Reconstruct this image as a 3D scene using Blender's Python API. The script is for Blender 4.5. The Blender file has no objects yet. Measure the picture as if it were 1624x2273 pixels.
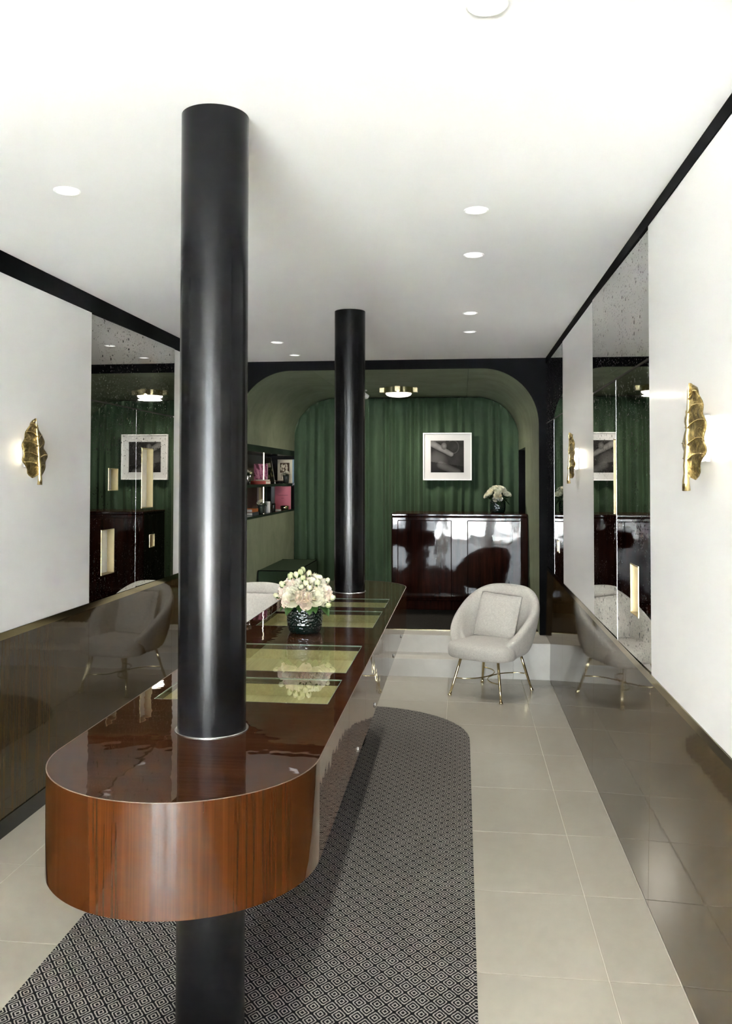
import bpy, bmesh, math, random
from mathutils import Vector, Matrix, noise
from mathutils.geometry import tessellate_polygon

random.seed(7)
scn = bpy.context.scene
COL = scn.collection
PI = math.pi

# ------------------------------------------------------------------ camera
CAM_H = 1.68
cam_d = bpy.data.cameras.new('camera')
cam = bpy.data.objects.new('camera', cam_d)
COL.objects.link(cam)
cam_d.sensor_fit = 'HORIZONTAL'
cam_d.sensor_width = 36.0
cam_d.lens = 1933.15 / 1624 * 36.0
cam_d.shift_x = (812 - 798.66) / 1624
cam_d.shift_y = (1005.65 - 1136.5) / 1624
cam_d.clip_start = 0.05
rx = Vector((0.99323269, 0.11613355, 0.00135012))
fw = Vector((-0.1161271, 0.99286089, 0.02723525))
up = Vector((0.00182245, -0.02720773, 0.99962814))
cam.matrix_world = Matrix(((rx.x, up.x, -fw.x, 0), (rx.y, up.y, -fw.y, 0), (rx.z, up.z, -fw.z, CAM_H), (0, 0, 0, 1)))
scn.camera = cam

# ------------------------------------------------------------------ view, world, daylight
scn.view_settings.view_transform = 'Standard'
scn.view_settings.look = 'None'
scn.view_settings.gamma = 1.0
scn.view_settings.use_curve_mapping = False
scn.view_settings.exposure = 2.2
world = bpy.data.worlds.new('overcast_sky')
scn.world = world
world.use_nodes = True
bg = world.node_tree.nodes['Background']
bg.inputs[0].default_value = (0.90, 0.95, 1.0, 1)
bg.inputs[1].default_value = 11.0
scn.cycles.max_bounces = 10
scn.cycles.diffuse_bounces = 6
scn.cycles.glossy_bounces = 6
scn.cycles.transparent_max_bounces = 12
scn.cycles.sample_clamp_indirect = 40.0
scn.cycles.caustics_reflective = False
scn.cycles.caustics_refractive = False

sun_d = bpy.data.lights.new('sun', 'SUN')
sun_d.energy = 165.0
sun_d.angle = math.radians(1.0)
sun_d.color = (1.0, 0.99, 0.97)
sun = bpy.data.objects.new('sun', sun_d)
COL.objects.link(sun)
sun.rotation_euler = (0.0, math.radians(32), 0.0)   # falls along the street, parallel to the shop front

DOWNLIGHT_W = 9.5
PORTALS = True

# ------------------------------------------------------------------ main measures (metres, camera above the origin)
XR, XL = 0.738, -2.128          # side walls
ZC = 2.73                       # ceiling
YF = -5.3                       # shop front behind the camera
YA = 7.784                      # arch wall
YB = 10.62                      # end of the vaulted recess
Z2 = 0.298                      # upper floor
Z1 = 0.149

# ------------------------------------------------------------------ helpers
def link(o):
    COL.objects.link(o)
    return o

def tag(o, label, cat, group=None):
    o['label'] = label
    o['category'] = cat
    if group:
        o['group'] = group
    return o

def struct(o, label=None):
    o['kind'] = 'structure'
    if label:
        o['label'] = label
    return o

def thing(name, label, cat, loc, rotz=0.0, group=None):
    o = link(bpy.data.objects.new(name, None))
    o.empty_display_size = 0.1
    o.location = loc
    o.rotation_euler = (0, 0, rotz)
    return tag(o, label, cat, group)

def raw(name, me, mat, parent=None):
    o = link(bpy.data.objects.new(name, me))
    if mat is not None and len(me.materials) == 0:
        me.materials.append(mat)
    if parent is not None:
        o.parent = parent
    return o

def mesh(name, verts, faces, mat, parent=None, smooth=False, world=True):
    """one mesh object; verts in world space unless world=False (then local to the parent)"""
    off = Vector((0, 0, 0))
    if world and parent is not None:
        p = parent
        while p is not None:
            off += p.location
            p = p.parent
    me = bpy.data.meshes.new(name)
    me.from_pydata([Vector(v) - off for v in verts], [], faces)
    me.validate()
    bm = bmesh.new(); bm.from_mesh(me)
    bmesh.ops.recalc_face_normals(bm, faces=bm.faces[:])
    bm.to_mesh(me); bm.free()
    if smooth:
        me.polygons.foreach_set('use_smooth', [True] * len(me.polygons))
    me.update()
    return raw(name, me, mat, parent)

def bm_obj(name, bm, mat, parent=None, smooth=False, world=True):
    if world and parent is not None:
        off = Vector((0, 0, 0)); p = parent
        while p is not None:
            off += p.location; p = p.parent
        bmesh.ops.translate(bm, verts=bm.verts[:], vec=-off)
    bmesh.ops.recalc_face_normals(bm, faces=bm.faces[:])
    me = bpy.data.meshes.new(name)
    bm.to_mesh(me); bm.free()
    if smooth:
        me.polygons.foreach_set('use_smooth', [True] * len(me.polygons))
    return raw(name, me, mat, parent)

def box_bm(bm, x0, x1, y0, y1, z0, z1, bevel=0.0, seg=2):
    r = bmesh.ops.create_cube(bm, size=1.0)
    vs = r['verts']
    bmesh.ops.scale(bm, vec=(x1 - x0, y1 - y0, z1 - z0), verts=vs)
    bmesh.ops.translate(bm, vec=((x0 + x1) / 2, (y0 + y1) / 2, (z0 + z1) / 2), verts=vs)
    if bevel > 0:
        es = list({e for v in vs for e in v.link_edges})
        bmesh.ops.bevel(bm, geom=es, offset=bevel, segments=seg, affect='EDGES', profile=0.5)
    return vs

def box(name, x0, x1, y0, y1, z0, z1, mat, parent=None, bevel=0.0, seg=2, world=True):
    bm = bmesh.new()
    box_bm(bm, x0, x1, y0, y1, z0, z1, bevel, seg)
    return bm_obj(name, bm, mat, parent, False, world)

def poly_prism(name, loops, a0, a1, mat, parent=None, axis='Z', smooth_sides=False):
    """extrude polygon (first loop outer, others holes) along an axis; loop points are the two other axes in order"""
    def P(p, a):
        if axis == 'Z': return (p[0], p[1], a)
        if axis == 'Y': return (p[0], a, p[1])
        return (a, p[0], p[1])
    tris = tessellate_polygon([[Vector((p[0], p[1], 0)) for p in l] for l in loops])
    flat = [p for l in loops for p in l]
    n = len(flat)
    verts = [P(p, a0) for p in flat] + [P(p, a1) for p in flat]
    faces = [tuple(t) for t in tris] + [tuple(n + i for i in reversed(t)) for t in tris]
    k = 0
    for l in loops:
        m = len(l)
        for i in range(m):
            a, b = k + i, k + (i + 1) % m
            faces.append((a, b, n + b, n + a))
        k += m
    return mesh(name, verts, faces, mat, parent)

def lathe(name, prof, mat, parent=None, n=48, centre=(0, 0, 0), world=True, smooth=True, wob=None):
    verts, faces = [], []
    m = len(prof)
    for i in range(n):
        t = 2 * PI * i / n
        for j, (r, z) in enumerate(prof):
            rr = r if wob is None else r * (1 + wob(t, z))
            verts.append((centre[0] + rr * math.cos(t), centre[1] + rr * math.sin(t), centre[2] + z))
    for i in range(n):
        for j in range(m - 1):
            a = i * m + j; b = ((i + 1) % n) * m + j
            faces.append((a, b, b + 1, a + 1))
    if prof[0][0] > 1e-6:
        faces.append(tuple(i * m for i in range(n))[::-1])
    if prof[-1][0] > 1e-6:
        faces.append(tuple(i * m + m - 1 for i in range(n)))
    o = mesh(name, verts, faces, mat, parent, smooth, world)
    return o

def tube_geo(path, rad, n=10, cap=True):
    """path: list of points; rad: number or list"""
    pts = [Vector(p) for p in path]
    verts, faces = [], []
    prev = None
    for i, p in enumerate(pts):
        d = (pts[min(i + 1, len(pts) - 1)] - pts[max(i - 1, 0)]).normalized()
        if prev is None:
            a = Vector((0, 0, 1)) if abs(d.z) < 0.9 else Vector((1, 0, 0))
            u = d.cross(a).normalized()
        else:
            u = (prev - d * prev.dot(d)).normalized()
        prev = u
        w = d.cross(u)
        r = rad[i] if isinstance(rad, (list, tuple)) else rad
        for k in range(n):
            t = 2 * PI * k / n
            verts.append(p + u * (r * math.cos(t)) + w * (r * math.sin(t)))
    for i in range(len(pts) - 1):
        for k in range(n):
            a = i * n + k; b = i * n + (k + 1) % n
            faces.append((a, b, b + n, a + n))
    if cap:
        faces.append(tuple(range(n))[::-1])
        faces.append(tuple(range((len(pts) - 1) * n, len(pts) * n)))
    return verts, faces

def tube(name, path, rad, mat, parent=None, n=10, world=True, cap=True):
    v, f = tube_geo(path, rad, n, cap)
    return mesh(name, v, f, mat, parent, True, world)

def subsurf(o, lv=2):
    m = o.modifiers.new('subdivision', 'SUBSURF')
    m.levels = lv; m.render_levels = lv
    return o

def shade_auto(o, ang=35):
    me = o.data
    me.polygons.foreach_set('use_smooth', [True] * len(me.polygons))
    bm = bmesh.new(); bm.from_mesh(me)
    for e in bm.edges:
        if len(e.link_faces) == 2 and e.calc_face_angle(0) > math.radians(ang):
            e.smooth = False
    bm.to_mesh(me); bm.free()
    return o

def copy_tree(o, parent=None):
    c = link(o.copy())
    c.parent = parent
    for ch in list(o.children):
        copy_tree(ch, c)
    return c

# ------------------------------------------------------------------ materials
class NT:
    def __init__(self, name):
        self.m = bpy.data.materials.new(name)
        self.m.use_nodes = True
        self.t = self.m.node_tree
        self.b = self.t.nodes['Principled BSDF']
        self.out = self.t.nodes['Material Output']
    def n(self, kind, **kw):
        nd = self.t.nodes.new(kind)
        for k, v in kw.items():
            setattr(nd, k, v)
        return nd
    def l(self, a, b):
        self.t.links.new(a, b)
    def set(self, **kw):
        for k, v in kw.items():
            s = self.b.inputs[k.replace('_', ' ')]
            s.default_value = (*v, 1) if isinstance(v, tuple) and len(v) == 3 else v
    def coord(self, scale=(1, 1, 1), kind='Object', rot=(0, 0, 0)):
        c = self.n('ShaderNodeTexCoord'); mp = self.n('ShaderNodeMapping')
        mp.inputs['Scale'].default_value = scale
        mp.inputs['Rotation'].default_value = rot
        self.l(c.outputs[kind], mp.inputs[0])
        return mp.outputs[0]
    def noise(self, vec, scale=5, detail=4, rough=0.5, dist=0.0):
        nd = self.n('ShaderNodeTexNoise')
        nd.inputs['Scale'].default_value = scale
        nd.inputs['Detail'].default_value = detail
        nd.inputs['Roughness'].default_value = rough
        nd.inputs['Distortion'].default_value = dist
        self.l(vec, nd.inputs['Vector'])
        return nd.outputs['Fac']
    def ramp(self, fac, stops):
        r = self.n('ShaderNodeValToRGB')
        e = r.color_ramp.elements
        while len(e) < len(stops):
            e.new(0.5)
        for el, (p, c) in zip(e, stops):
            el.position = p
            el.color = (*c, 1) if len(c) == 3 else c
        self.l(fac, r.inputs[0])
        return r.outputs[0]
    def math(self, op, a, b=None, clamp=False):
        nd = self.n('ShaderNodeMath', operation=op, use_clamp=clamp)
        for i, v in enumerate((a, b)):
            if v is None: continue
            if isinstance(v, (int, float)): nd.inputs[i].default_value = v
            else: self.l(v, nd.inputs[i])
        return nd.outputs[0]
    def mix(self, fac, a, b, mode='MIX'):
        nd = self.n('ShaderNodeMix', data_type='RGBA', blend_type=mode)
        for s, v in ((0, fac), (6, a), (7, b)):
            if isinstance(v, (int, float)): nd.inputs[s].default_value = v
            elif isinstance(v, tuple): nd.inputs[s].default_value = (*v, 1)
            else: self.l(v, nd.inputs[s])
        return nd.outputs[2]
    def bump(self, h, strength=0.2, dist=0.01, to='Normal', prev=None):
        nd = self.n('ShaderNodeBump')
        nd.inputs['Strength'].default_value = strength
        nd.inputs['Distance'].default_value = dist
        self.l(h, nd.inputs['Height'])
        if prev is not None: self.l(prev, nd.inputs['Normal'])
        if to: self.l(nd.outputs[0], self.b.inputs[to])
        return nd.outputs[0]

def plain(name, col, rough=0.5, metal=0.0, coat=0.0, coat_r=0.03, spec=0.5, var=0.0, vscale=8, emit=None, es=0.0):
    t = NT(name)
    t.set(Base_Color=col, Roughness=rough, Metallic=metal)
    t.b.inputs['Coat Weight'].default_value = coat
    t.b.inputs['Coat Roughness'].default_value = coat_r
    t.b.inputs['Specular IOR Level'].default_value = spec
    if var > 0:
        f = t.noise(t.coord(), vscale, 5, 0.6)
        lo = tuple(c * (1 - var) for c in col); hi = tuple(min(1, c * (1 + var)) for c in col)
        t.l(t.ramp(f, [(0.3, lo), (0.7, hi)]), t.b.inputs['Base Color'])
    if emit is not None:
        t.set(Emission_Color=emit, Emission_Strength=es)
    return t.m

def wood(name, cols, grain, coat=1.0, coat_r=0.025, fine=1.0, wave=0.012, broad=1.2, rough=0.4):
    """lacquered veneer; grain = (sx,sy,sz) stretch"""
    t = NT(name)
    v = t.coord(grain)
    f1 = t.noise(v, 1.0, 6, 0.62, 0.15)
    f2 = t.noise(t.coord(tuple(min(g * 0.12, 9.0) if g > 10 else g * 0.3 for g in grain)), 1.0 * broad, 3, 0.5)
    f3 = t.noise(t.coord(tuple(g * 3.2 for g in grain)), 1.0, 3, 0.6)
    f = t.math('ADD', t.math('MULTIPLY', f1, 0.45), t.math('ADD', t.math('MULTIPLY', f2, 0.35), t.math('MULTIPLY', f3, 0.20)))
    t.l(t.ramp(f, [(0.36, cols[0]), (0.5, cols[1]), (0.64, cols[2])]), t.b.inputs['Base Color'])
    t.set(Roughness=rough)
    t.b.inputs['Coat Weight'].default_value = coat
    t.b.inputs['Coat Roughness'].default_value = coat_r
    t.b.inputs['Coat IOR'].default_value = 1.5
    if coat > 0: t.b.inputs['Specular IOR Level'].default_value = 0.0
    w = t.noise(t.coord((1, 1, 1)), 9.0, 2, 0.5)
    t.bump(w, wave * 4, 0.02, to='Coat Normal')
    t.bump(f1, 0.08, 0.002)
    return t.m

def glass_mat(name, tint, refl=1.0):
    """clear sheet: fresnel mix of straight-through and mirror"""
    t = NT(name)
    tr = t.n('ShaderNodeBsdfTransparent'); tr.inputs[0].default_value = (*tint, 1)
    gl = t.n('ShaderNodeBsdfGlossy'); gl.inputs['Roughness'].default_value = 0.004
    gl.inputs['Color'].default_value = (refl, refl, refl, 1)
    fr = t.n('ShaderNodeFresnel'); fr.inputs['IOR'].default_value = 1.52
    mx = t.n('ShaderNodeMixShader')
    geo = t.n('ShaderNodeNewGeometry')
    fac = t.math('MULTIPLY', fr.outputs[0], t.math('SUBTRACT', 1.0, geo.outputs['Backfacing']))
    t.l(fac, mx.inputs[0]); t.l(tr.outputs[0], mx.inputs[1]); t.l(gl.outputs[0], mx.inputs[2])
    t.l(mx.outputs[0], t.out.inputs[0])
    return t.m

def fabric(name, c0, c1, scale=420, bump=0.35, sheen=0.25):
    t = NT(name)
    v = t.coord()
    f = t.noise(v, scale, 2, 0.6)
    g = t.noise(v, scale * 0.18, 3, 0.6)
    h = t.math('ADD', t.math('MULTIPLY', f, 0.8), t.math('MULTIPLY', g, 0.2))
    t.l(t.ramp(h, [(0.34, c0), (0.64, c1)]), t.b.inputs['Base Color'])
    t.set(Roughness=0.95)
    t.b.inputs['Sheen Weight'].default_value = sheen
    t.b.inputs['Specular IOR Level'].default_value = 0.15
    t.bump(h, bump, 0.003)
    return t.m

def mirror_mat(name, col, spots=True):
    t = NT(name)
    t.set(Metallic=1.0, Roughness=0.012, Base_Color=col)
    if spots:
        m = None
        for sc, thr, keep in ((20, 0.22, 0.72), (44, 0.26, 0.66), (90, 0.29, 0.58)):
            vo = t.n('ShaderNodeTexVoronoi'); vo.inputs['Scale'].default_value = sc
            dv = t.noise(t.coord((0, 1, 1)), sc * 2.2, 2, 0.5)
            t.l(t.coord((0, 1, 1)), vo.inputs['Vector'])
            near = t.math('LESS_THAN', t.math('ADD', vo.outputs['Distance'], t.math('MULTIPLY', dv, 0.16)), thr + 0.02)
            sep = t.n('ShaderNodeSeparateColor'); t.l(vo.outputs['Color'], sep.inputs[0])
            pick = t.math('GREATER_THAN', sep.outputs[0], keep)
            clus = t.math('GREATER_THAN', t.noise(t.coord((0, 1, 1)), 3.5, 3, 0.6), 0.45)
            s = t.math('MULTIPLY', t.math('MULTIPLY', near, pick), clus)
            m = s if m is None else t.math('MAXIMUM', m, s)
        t.l(t.mix(m, col, (0.02, 0.02, 0.016)), t.b.inputs['Base Color'])
        t.l(t.math('ADD', t.math('MULTIPLY', m, 0.4), 0.012), t.b.inputs['Roughness'])
    return t.m

M = {}
M['ceiling'] = plain('ceiling_paint', (0.88, 0.88, 0.88), 0.75, var=0.012, vscale=1.5)
M['white_panel'] = plain('ivory_lacquer', (0.83, 0.82, 0.80), 0.36, coat=0.10, coat_r=0.11)
M['white'] = plain('white_enamel', (0.85, 0.85, 0.84), 0.35)
M['black'] = plain('black_paint', (0.0022, 0.0022, 0.0024), 0.6, spec=0.04)
M['black_gloss'] = plain('black_lacquer', (0.008, 0.008, 0.008), 0.15)
M['brass'] = plain('polished_brass', (0.80, 0.68, 0.41), 0.16, metal=1.0, var=0.05, vscale=30)
M['brass_satin'] = plain('satin_brass', (0.56, 0.46, 0.27), 0.4, metal=0.9)
M['brass_dark'] = plain('dark_brass_strip', (0.30, 0.25, 0.13), 0.10, metal=1.0)
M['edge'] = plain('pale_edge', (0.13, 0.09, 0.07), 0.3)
M['steel'] = plain('brushed_steel', (0.62, 0.62, 0.62), 0.25, metal=1.0)
M['green_plaster'] = None

def mk_plaster():
    t = NT('green_plaster')
    v = t.coord()
    f = t.noise(v, 3.2, 7, 0.65, 0.6)
    t.l(t.ramp(f, [(0.3, (0.165, 0.195, 0.120)), (0.7, (0.245, 0.280, 0.185))]), t.b.inputs['Base Color'])
    t.set(Roughness=0.8)
    t.bump(t.noise(v, 14, 6, 0.6), 0.15, 0.01)
    return t.m
M['green_plaster'] = mk_plaster()

def mk_column():
    t = NT('black_column_enamel')
    t.set(Base_Color=(0.0027, 0.0026, 0.0028), Roughness=0.21)
    t.b.inputs['Specular IOR Level'].default_value = 0.2
    return t.m
M['column'] = mk_column()

M['wood_end'] = wood('mahogany_end_veneer', ((0.026, 0.0066, 0.0016), (0.042, 0.0118, 0.0028), (0.066, 0.0210, 0.0052)), (80, 80, 1.2), coat_r=0.02, wave=0.012, broad=1.0)
M['wood_top'] = wood('mahogany_top_veneer', ((0.016, 0.0045, 0.0018), (0.038, 0.012, 0.0045), (0.068, 0.025, 0.009)), (1.6, 46, 46), coat_r=0.015, wave=0.006)
M['wood_side'] = wood('mahogany_side_veneer', ((0.045, 0.017, 0.008), (0.09, 0.038, 0.017), (0.14, 0.065, 0.030)), (46, 46, 1.3), coat_r=0.02, wave=0.006)
M['wood_dado'] = wood('brown_dado_veneer', ((0.034, 0.020, 0.007), (0.055, 0.034, 0.0125), (0.080, 0.051, 0.019)), (140, 140, 1.4), coat_r=0.045, wave=0.004, coat=0.9)
M['tray'] = wood('olive_oak_tray', ((0.37, 0.30, 0.145), (0.47, 0.39, 0.20), (0.57, 0.48, 0.26)), (110, 2.2, 110), coat=0.0, rough=0.55)

def mk_desk():
    t = NT('oxblood_lacquer')
    f = t.noise(t.coord((30, 30, 2)), 1.0, 5, 0.6)
    t.l(t.ramp(f, [(0.35, (0.010, 0.0028, 0.002)), (0.68, (0.030, 0.008, 0.005))]), t.b.inputs['Base Color'])
    t.set(Roughness=0.3)
    t.b.inputs['Coat Weight'].default_value = 0.6
    t.b.inputs['Coat Roughness'].default_value = 0.045
    t.b.inputs['Coat IOR'].default_value = 1.38
    t.b.inputs['Specular IOR Level'].default_value = 0.0
    t.bump(t.noise(t.coord((1, 1, 1)), 5.0, 2, 0.5), 0.05, 0.02, to='Coat Normal')
    return t.m
M['desk'] = mk_desk()

def mk_tile():
    t = NT('beige_stone_tile')
    info = t.n('ShaderNodeObjectInfo')
    geo = t.n('ShaderNodeNewGeometry')
    f = t.noise(geo.outputs['Position'], 2.3, 8, 0.68, 0.8)
    g = t.noise(geo.outputs['Position'], 11.0, 6, 0.7)
    h = t.math('ADD', t.math('MULTIPLY', f, 0.7), t.math('MULTIPLY', g, 0.3))
    c = t.ramp(h, [(0.25, (0.405, 0.375, 0.305)), (0.5, (0.430, 0.400, 0.330)), (0.78, (0.455, 0.425, 0.352))])
    k = t.math('ADD', t.math('MULTIPLY', info.outputs['Random'], 0.05), 0.975)
    t.l(t.mix(1.0, c, k, 'MULTIPLY'), t.b.inputs['Base Color'])
    t.set(Roughness=0.24)
    t.l(t.ramp(h, [(0.3, (0.23,) * 3), (0.7, (0.19,) * 3)]), t.b.inputs['Roughness'])
    return t.m
M['tile'] = mk_tile()
M['grout'] = plain('pale_grout', (0.55, 0.52, 0.435), 0.7)
M['step'] = plain('pale_stone_step', (0.60, 0.58, 0.52), 0.42, var=0.07, vscale=6)

def mk_rug():
    t = NT('diamond_weave_rug')
    geo = t.n('ShaderNodeNewGeometry')
    sep = t.n('ShaderNodeSeparateXYZ')
    nz = t.n('ShaderNodeTexNoise'); nz.inputs['Scale'].default_value = 160; nz.inputs['Detail'].default_value = 2
    t.l(geo.outputs['Position'], nz.inputs['Vector'])
    vm = t.n('ShaderNodeVectorMath', operation='MULTIPLY_ADD')
    t.l(nz.outputs['Color'], vm.inputs[0]); vm.inputs[1].default_value = (0.005, 0.005, 0)
    t.l(geo.outputs['Position'], vm.inputs[2])
    t.l(vm.outputs[0], sep.inputs[0])
    x = t.math('DIVIDE', sep.outputs[0], 0.0568)
    y = t.math('DIVIDE', sep.outputs[1], 0.0720)
    s = t.math('FRACT', t.math('ADD', t.math('ADD', x, y), 200.31))
    q = t.math('FRACT', t.math('ADD', t.math('SUBTRACT', x, y), 200.13))
    a = t.math('ABSOLUTE', t.math('SUBTRACT', s, 0.5))
    b = t.math('ABSOLUTE', t.math('SUBTRACT', q, 0.5))
    mxm = t.math('MULTIPLY', t.math('MAXIMUM', a, b), 2.0)
    # blunt the left and right points of each lozenge
    cut = t.math('MULTIPLY', t.math('ADD', a, b), 1.09)
    d = t.math('MAXIMUM', mxm, cut)
    ring = t.ramp(d, [(0.0, (0, 0, 0)), (0.21, (0, 0, 0)), (0.25, (1, 1, 1)), (0.40, (1, 1, 1)), (0.44, (0, 0, 0)),
                      (0.65, (0, 0, 0)), (0.69, (1, 1, 1)), (0.83, (1, 1, 1)), (0.87, (0, 0, 0)), (1.0, (0, 0, 0))])
    fine = t.n('ShaderNodeTexNoise'); fine.inputs['Scale'].default_value = 700; fine.inputs['Detail'].default_value = 1
    t.l(geo.outputs['Position'], fine.inputs['Vector'])
    ivory = t.mix(fine.outputs['Fac'], (0.24, 0.225, 0.20), (0.43, 0.405, 0.36))
    dark = t.mix(fine.outputs['Fac'], (0.004, 0.004, 0.005), (0.014, 0.0135, 0.014))
    t.l(t.mix(ring, dark, ivory), t.b.inputs['Base Color'])
    t.set(Roughness=0.95)
    t.b.inputs['Specular IOR Level'].default_value = 0.1
    t.bump(t.math('ADD', ring, fine.outputs['Fac']), 0.35, 0.003)
    return t.m
M['rug'] = mk_rug()
M['carpet'] = fabric('dark_ribbed_carpet', (0.008, 0.0075, 0.0065), (0.034, 0.031, 0.026), 160, 0.6, 0.0)
M['boucle'] = fabric('oatmeal_tweed', (0.40, 0.377, 0.33), (0.655, 0.628, 0.56), 330, 0.45)
M['boucle_shade'] = fabric('tweed_outline_shade', (0.20, 0.19, 0.17), (0.32, 0.31, 0.28), 260, 0.3)  # darker tweed that puts the shade round the cushion into the colour
M['green_fabric'] = fabric('dark_green_fabric', (0.016, 0.030, 0.016), (0.034, 0.054, 0.030), 300, 0.2, 0.0)

def mk_curtain():
    t = NT('green_velvet')
    f = t.noise(t.coord((3, 3, 0.5)), 4, 4, 0.6)
    t.l(t.ramp(f, [(0.3, (0.027, 0.057, 0.027)), (0.7, (0.043, 0.086, 0.040))]), t.b.inputs['Base Color'])
    t.set(Roughness=0.75)
    t.b.inputs['Sheen Weight'].default_value = 0.5
    t.b.inputs['Sheen Roughness'].default_value = 0.4
    t.b.inputs['Sheen Tint'].default_value = (0.55, 0.65, 0.45, 1)
    return t.m
M['curtain'] = mk_curtain()
M['mirror'] = mirror_mat('antique_mirror', (0.60, 0.60, 0.57))
M['mirror_door'] = mirror_mat('antique_mirror_door', (0.50, 0.505, 0.475))
M['bronze_edge'] = plain('bronze_edge', (0.012, 0.009, 0.006), 0.5, spec=0.1)
M['glass'] = glass_mat('counter_glass', (0.93, 0.96, 0.92))
M['window_glass'] = glass_mat('window_glass', (0.97, 0.98, 0.98), 0.8)
M['glass_edge'] = plain('green_glass_edge', (0.20, 0.245, 0.20), 0.2)

def mk_leafbrass():
    t = NT('cast_brass_leaf')
    v = t.coord()
    f = t.noise(v, 34, 6, 0.7, 1.2)
    g = t.noise(v, 90, 4, 0.6)
    t.l(t.ramp(f, [(0.34, (0.075, 0.050, 0.016)), (0.52, (0.27, 0.195, 0.070)), (0.70, (0.70, 0.55, 0.25))]), t.b.inputs['Base Color'])
    t.set(Metallic=0.9, Roughness=0.34)
    t.bump(t.math('ADD', f, t.math('MULTIPLY', g, 0.4)), 0.8, 0.006)
    return t.m
M['leaf_brass'] = mk_leafbrass()
M['vein_brass'] = plain('bright_brass_vein', (0.90, 0.72, 0.36), 0.22, metal=1.0)

def mk_vase(name='green_glaze'):
    t = NT(name)
    t.set(Base_Color=(0.006, 0.020, 0.014), Roughness=0.12)
    t.b.inputs['Coat Weight'].default_value = 1.0
    t.b.inputs['Coat Roughness'].default_value = 0.03
    vo = t.n('ShaderNodeTexVoronoi'); vo.inputs['Scale'].default_value = 78
    t.l(t.coord((1, 1, 1.25)), vo.inputs['Vector'])
    h = t.math('ADD', vo.outputs['Distance'], t.math('MULTIPLY', t.noise(t.coord(), 160, 2), 0.3))
    t.bump(h, 0.55, 0.006)
    t.bump(h, 0.6, 0.006, to='Coat Normal')
    return t.m
M['vase'] = mk_vase()

def petal_mat(name, c0, c1):
    t = NT(name)
    f = t.noise(t.coord(), 22, 3, 0.6)
    t.l(t.ramp(f, [(0.35, c0), (0.68, c1)]), t.b.inputs['Base Color'])
    t.set(Roughness=0.55)
    t.b.inputs['Subsurface Weight'].default_value = 0.15
    t.b.inputs['Subsurface Radius'].default_value = (0.006, 0.005, 0.003)
    t.b.inputs['Subsurface Scale'].default_value = 0.5
    return t.m
M['petal_cream'] = petal_mat('cream_petal', (0.80, 0.77, 0.60), (0.93, 0.91, 0.80))
M['petal_blush'] = petal_mat('blush_petal', (0.86, 0.69, 0.58), (0.93, 0.86, 0.77))
M['petal_green'] = petal_mat('greenish_bud', (0.42, 0.50, 0.18), (0.84, 0.85, 0.62))
M['leaf'] = plain('rose_leaf_green', (0.045, 0.115, 0.022), 0.42, var=0.35, vscale=40)
M['leaf_dark'] = plain('dark_foliage', (0.012, 0.035, 0.010), 0.45, var=0.4, vscale=40)
M['lamp_glass'] = plain('lit_opal_glass', (0.9, 0.88, 0.84), 0.3, emit=(1.0, 0.93, 0.84), es=0.7)
M['downlight'] = plain('lit_downlight', (0.9, 0.9, 0.9), 0.4, emit=(1.0, 0.98, 0.95), es=0.25)
M['sconce_lit'] = plain('lit_sconce_bulb', (0.95, 0.93, 0.86), 0.4, emit=(1.0, 0.92, 0.74), es=10.0)
M['led'] = plain('lit_led_strip', (0.9, 0.88, 0.8), 0.4, emit=(1.0, 0.90, 0.66), es=2.0)
M['pavement'] = plain('pavement', (0.59, 0.59, 0.59), 0.8, var=0.1, vscale=3)

# ------------------------------------------------------------------ the setting
# floor slab with separate stone tiles
floor = struct(box('floor', XL - 0.05, XR + 0.05, YF, 7.72, -0.10, -0.003, M['grout']))
TS, TX0, TY0 = 0.5955, 0.485, 3.026
tile_me = {}
xs = [XL] + [TX0 - TS * k for k in range(4, -1, -1) if TX0 - TS * k > XL + 0.05] + [0.718]
ys = [YF + 0.005] + [TY0 + TS * k for k in range(-15, 8) if TY0 + TS * k > YF + 0.05 and TY0 + TS * k < 7.3] + [7.386]
g = 0.0019
for i in range(len(xs) - 1):
    for j in range(len(ys) - 1):
        w, d = xs[i + 1] - xs[i] - 2 * g, ys[j + 1] - ys[j] - 2 * g
        key = (round(w, 4), round(d, 4))
        if key not in tile_me:
            bm = bmesh.new(); box_bm(bm, -w / 2, w / 2, -d / 2, d / 2, -0.012, 0.0)
            top = [e for e in bm.edges if all(v.co.z > -0.001 for v in e.verts)]
            bmesh.ops.bevel(bm, geom=top, offset=0.0012, segments=1, affect='EDGES')
            me = bpy.data.meshes.new('tile'); bm.to_mesh(me); bm.free(); me.materials.append(M['tile'])
            tile_me[key] = me
        o = raw('tile', tile_me[key], None, floor)
        o.location = ((xs[i] + xs[i + 1]) / 2, (ys[j] + ys[j + 1]) / 2, 0)

ceiling = struct(box('ceiling', XL - 0.2, XR + 0.2, YF, YA + 0.05, ZC, ZC + 0.12, M['ceiling']))

# solid walls behind the panelling
wall_right = struct(box('wall_right', XR + 0.06, XR + 0.2, YF, YA, -0.02, ZC, M['black']))
wall_left = struct(box('wall_left', XL - 0.2, XL - 0.06, YF, YA, -0.02, ZC, M['black']))

# black cornice bands
struct(box('trim_1', XR - 0.004, XR + 0.06, YF, YA, 2.680, ZC, M['black']), 'black band under the ceiling along the right wall')
struct(box('trim_2', XL - 0.06, XL + 0.004, YF, YA, 2.630, ZC, M['black']), 'black band under the ceiling along the left wall')
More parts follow.
